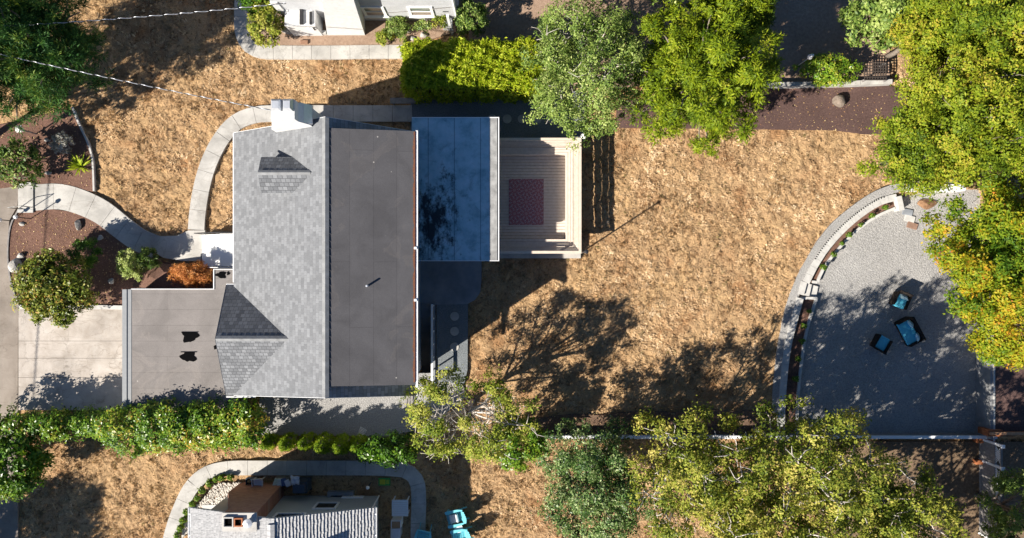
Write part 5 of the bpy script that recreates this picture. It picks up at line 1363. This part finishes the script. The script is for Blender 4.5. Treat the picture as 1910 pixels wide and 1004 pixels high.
# path lights
for i,(px,py,h,lab) in enumerate(((58,408,1.1,"black path light beside the street steps with a long shadow"),(20,412,.75,"short black path light at the road edge of the mulch bed"))):
    g=P(px,py); t=thing("path_light",lab,"lamp",(g.x,g.y,0))
    m=MB(); m.tube([(g.x,g.y,-.1),(g.x,g.y,h)],.022,8); m.build("stake",BLACK,t)
    m=MB(); m.lathe((g.x,g.y,h),[(.03,0),(.10,.03),(.08,.12),(.02,.15)],14); m.build("lamp_head",TRIM,t)
# sign post near the pine
g=P(68,250); t=thing("birdhouse","small white birdhouse on a post at the foot of the pine","birdhouse",(g.x,g.y,0))
m=MB(); m.tube([(g.x,g.y,-.1),(g.x,g.y,1.1)],.035,8); m.build("post",FENCEW,t)
m=MB(); m.box(g.x-.09,g.y-.09,1.1,g.x+.09,g.y+.09,1.3); m.obox((g.x,g.y-.07,1.36),(.26,.2,.03),Matrix.Rotation(.6,3,'X')); m.obox((g.x,g.y+.08,1.36),(.26,.2,.03),Matrix.Rotation(-.6,3,'X')); m.build("box",WHITE,t)
# ---------------------------------------------------------------- rocks
ROX=[(32,497,.36,.46,.32,"large pale boulder at the road edge of the front bed"),(40,478,.2,.16,.2,"dark striped stone above the large pale boulder"),(36,528,.16,.4,.16,"long narrow stone below the large pale boulder"),
 (51,555,.24,.34,.3,"pale rounded boulder beside the bronze tipped tree"),(35,558,.1,.28,.14,"thin upright stone at the corner of the driveway curb"),(148,419,.13,.30,.26,"small pale standing stone in the open mulch by the front walk"),
 (188,444,.17,.15,.10,"flat bluish stone in the shade near the walk"),(209,524,.18,.16,.12,"grey stone in the shade left of the garage"),(306,514,.22,.17,.10,"grey flat stone in the dark bed beside the orange maple"),
 (318,506,.08,.08,.06,"tiny white pebble beside the orange maple"),(1563,190,.36,.33,.34,"brown boulder alone on the dark bed by the north wall"),(1728,381,.5,.3,.22,"rusty brown stone pile at the upper end of the patio"),
 (88,262,.12,.1,.1,"small pale stone near the dried flower globe"),(90,323,.2,.12,.08,"flat white stone on the mulch above the front walk"),(42,418,.17,.1,.1,"white stone beside the path light by the road")]
for i,(px,py,rx,ry,rz,lab) in enumerate(ROX):
    z0=-.35 if px>1700 else 0; c=P(px,py,z0); t=thing("boulder" if rx>.25 else "stone",lab,"rock",(c.x,c.y,z0)); m=MB(); m.rock((c.x,c.y,z0+rz*.3),(rx,ry,rz),i+3)
    m.build("rock",m_rough("rust_stone",[(.3,(.12,.06,.03)),(.7,(.32,.19,.11))],6,7,.7,16,.05,.9) if i==11 else (m_rough("brown_boulder",[(.3,(.13,.10,.08)),(.7,(.27,.22,.18))],6,8,.8,12,.06,.9) if i==10 else ROCK),t,False)
# paving slabs at the upper end of the patio
for i,(px,py,rz,lab) in enumerate(((1693,396,.2,"greenish paving slab at the end of the curved wall"),(1697,408,.25,"pale paving slab below the greenish one"),(1702,421,.3,"broken pale paving slab lowest of the three"))):
    c=P(px,py,-.3); t=thing("paving_slab",lab,"slab",(c.x,c.y,-.35)); m=MB(); m.obox((c.x,c.y,-.32),(.5,.3,.08),Matrix.Rotation(-rz,3,'Z')); m.build("slab",[SLAB,CONC_W,m_plain('rust_paver',(.24,.15,.11),.9,.2,0,.3)][i],t,bevel=.01)
# ---------------------------------------------------------------- round stepping stones
RS=[(918,222),(946,222),(974,222),(1002,223),(1029,223)]; RS2=[(848,590),(848,618),(848,647)]
ln_=["nearest the blue roof","second from the blue roof","middle one of the northern row","fourth from the blue roof","last one under the tree"]; ln2=["nearest the back slab","middle one of the three","farthest from the back slab"]
proto=None
for i,(px,py) in enumerate(RS+RS2):
    c=P(px,py); lab=("round stepping stone in the shaded north gravel, "+ln_[i]) if i<5 else ("round stepping stone beside the stair railing, "+ln2[i-5]); grp="round stepping stones north of the deck" if i<5 else "round stepping stones behind the house"
    if proto is None:
        proto=t=thing("stepping_stone",lab,"stepping stone",(c.x,c.y,0),grp); m=MB(); m.lathe((c.x,c.y,0),[(.21,-.05),(.22,.02),(.205,.035)],28); m.build("stone",CONC,t)
    else:
        t=copy_tree(proto); t['label']=lab; t['group']=grp; t.location=(c.x,c.y,0)
# ---------------------------------------------------------------- planks and rack in the gravel walk
for k,(dx,lab) in enumerate(((0,"grey plank leaning by the house corner, left of three"),(.14,"grey plank leaning by the house corner, middle of three"),(.28,"grey plank leaning by the house corner, right of three"))):
    c=P(758,748); t=thing("plank",lab,"plank",(c.x+dx,c.y,0)); m=MB(); m.obox((c.x+dx,c.y,.12+.02*k),(.10,.62,.035),Matrix.Rotation(-.2+.05*k,3,'Z')@Matrix.Rotation(.35,3,'X')); m.build("board",FENCEW,t)
c=P(675,806,.3); t=thing("garden_rack","small white wire rack standing in front of the clipped balls","rack",(c.x,c.y,0)); m=MB(); M=Matrix.Rotation(-.5,3,'Z')
for s in (-1,1): m.tube([Vector((c.x,c.y,0))+M@Vector((s*.16,-.3,0)),Vector((c.x,c.y,.55))+M@Vector((s*.16,.25,0))],.018,6)
for k in range(7): 
    f=k/6; a=Vector((c.x,c.y,0))+M@Vector((-.16,-.3+.55*f,0))+Vector((0,0,.55*f)); b=a+M@Vector((.32,0,0)); m.tube([a,b],.012,6)
m.build("rack",WHITE,t)
c=P(752,188,.3); t=thing("bench","weathered low bench on the north lawn beside the lime hedge","bench",(c.x,c.y,0)); m=MB(); m.box(c.x-.62,c.y-.16,.34,c.x+.62,c.y+.12,.40); m.build("seat",FENCEW,t)
for s in (-1,1): m=MB(); m.box(c.x+s*.5-.04,c.y-.13,-.1,c.x+s*.5+.04,c.y+.1,.34); m.build("leg",FENCEW,t)
# ---------------------------------------------------------------- patio furniture (wicker with teal cushions)
def wicker_seat(name,label,cat,px,py,rz,w,pillows,grp=None):
    c=P(px,py,.1); t=thing(name,label,cat,(c.x,c.y,-.35),grp); o=Vector((c.x,c.y,-.35)); M=Matrix.Rotation(rz,3,'Z')
    def ob(mb,x,y,z,sx,sy,sz,R=None): mb.obox(o+M@Vector((x,y,z)),(sx,sy,sz),M@(R or Matrix.Identity(3)))
    m=MB(); ob(m,0,0,.2,w,.66,.2); f=m.build("frame",WICKER,t,bevel=.02)
    for sx in (-1,1):
        for sy in (-1,1): m=MB(); ob(m,sx*(w/2-.05),sy*.28,.05,.05,.05,.1); m.build("leg",BLACK,t)
        m=MB(); ob(m,sx*(w/2+.04),0,.36,.09,.68,.5); m.build("armrest",WICKER,t,bevel=.03)
    m=MB(); ob(m,0,.35,.48,w+.12,.08,.60,Matrix.Rotation(-.18,3,'X')); m.build("backrest",WICKER,t,bevel=.04)
    m=MB(); ob(m,0,-.03,.38,w+.0,.66,.15); m.build("seat_cushion",TEAL,t,bevel=.045)
    for k,(x,r) in enumerate(pillows):
        m=MB(); G=8; vs=[]
        R_=Matrix.Rotation(r,3,'Z')@Matrix.Rotation(-.85,3,'X')
        for s in (1,-1):
            for j in range(G+1):
                for i in range(G+1):
                    u,v=2*i/G-1,2*j/G-1; e=1-.1*(1-u*u) if abs(v)==1 else 1
                    th=.075*max(0,(1-u**4)*(1-v**4))
                    p=Vector((.22*u*(1-.10*(1-v*v)),.20*v*(1-.10*(1-u*u)),s*th)); vs.append(o+M@(Vector((x,.20,.56))+R_@p))
        n2=(G+1)**2; fs=[]
        for j in range(G):
            for i in range(G):
                a=j*(G+1)+i; fs.append((a,a+1,a+G+2,a+G+1)); fs.append((n2+a,n2+a+G+1,n2+a+G+2,n2+a+1))
        m.add(vs,fs); m.build("pillow",AQUA,t,True)
    return t
wicker_seat("armchair","dark wicker armchair with teal seat and one pale pillow at the edge of the shade","armchair",1681,561,-.40,.56,[(0,.05)])
wicker_seat("loveseat","dark wicker loveseat with long teal cushion and two pale pillows","sofa",1696,619,-1.08,1.16,[(-.36,.25),(.38,-.25)])
wicker_seat("armchair","dark wicker armchair with plain teal cushion, lowest on the patio","armchair",1645,641,2.62,.56,[],None)
# ---------------------------------------------------------------- overhead service cables
def cable(label,a,b,sag,n=260):
    t=thing("service_cable",label,"cable",a); A,B=Vector(a),Vector(b); L=(B-A).length; side=Vector((-(B-A).y,(B-A).x,0)).normalized()
    for ph,r,mt in ((0,.014,GALV),(math.pi,.015,BLACK)):
        pts=[]
        for i in range(n+1):
            f=i/n; p=A.lerp(B,f)-Vector((0,0,sag*4*f*(1-f))); an=2*math.pi*f*L/.62+ph
            pts.append(p+side*.010*math.cos(an)+Vector((0,0,.045*math.sin(an))))
        m=MB(); m.tube(pts,r,5); m.build("strand",mt,t,True)
cable("twisted white and black service cable running to the white house",P(-60,53,6.6),P(533,6,4.6),.25)
cable("twisted white and black service cable running down to the grey house chimney",P(-30,95,6.8),P(512,207,6.6),.35)
cable("street cable beyond the left edge whose shadow crosses the driveway",Vector((-33.1,-40,6.6)),Vector((-27.2,40,6.6)),.3)
# ---------------------------------------------------------------- loose litter of leaves on beds and lawn
def scatter(name,poly,n,sz,mat,z=.01):
    pts=px_line(poly); xs=[p.x for p in pts]; ys=[p.y for p in pts]
    X_=NR.uniform(min(xs),max(xs),n*3); Y_=NR.uniform(min(ys),max(ys),n*3); k=in_poly(X_,Y_,pts); X_,Y_=X_[k][:n],Y_[k][:n]
    C=np.stack([X_,Y_,np.full(len(X_),z+.015)],1); N=NR.normal(size=C.shape)*.35+np.array([0,0,1]); L_=sz*NR.uniform(.6,1.5,len(X_))
    o=leaf_mesh(name,mat,None,C,N,L_,L_*.55,NR.uniform(.2,1,len(X_))); tag(o,kind='stuff')
L_FALL=m_leaf("fallen_leaf",[(.1,(.2,.09,.045)),(.5,(.42,.24,.12)),(.9,(.6,.45,.22))],trans=.1)
scatter("fallen_leaves",[(36,398),(140,396),(250,466),(330,492),(330,530),(240,540),(232,571),(40,571),(19,500)],900,.065,L_FALL,.02)
scatter("fallen_leaves",[(0,250),(138,205),(170,290),(174,350),(0,345)],200,.07,L_FALL,.02)
scatter("fallen_leaves",[(1150,165),(1660,162),(1640,245),(1150,240)],560,.06,L_FALL,.005)
scatter("fallen_leaves",[(1010,770),(1440,768),(1440,808),(1010,808)],260,.07,L_FALL,.005)
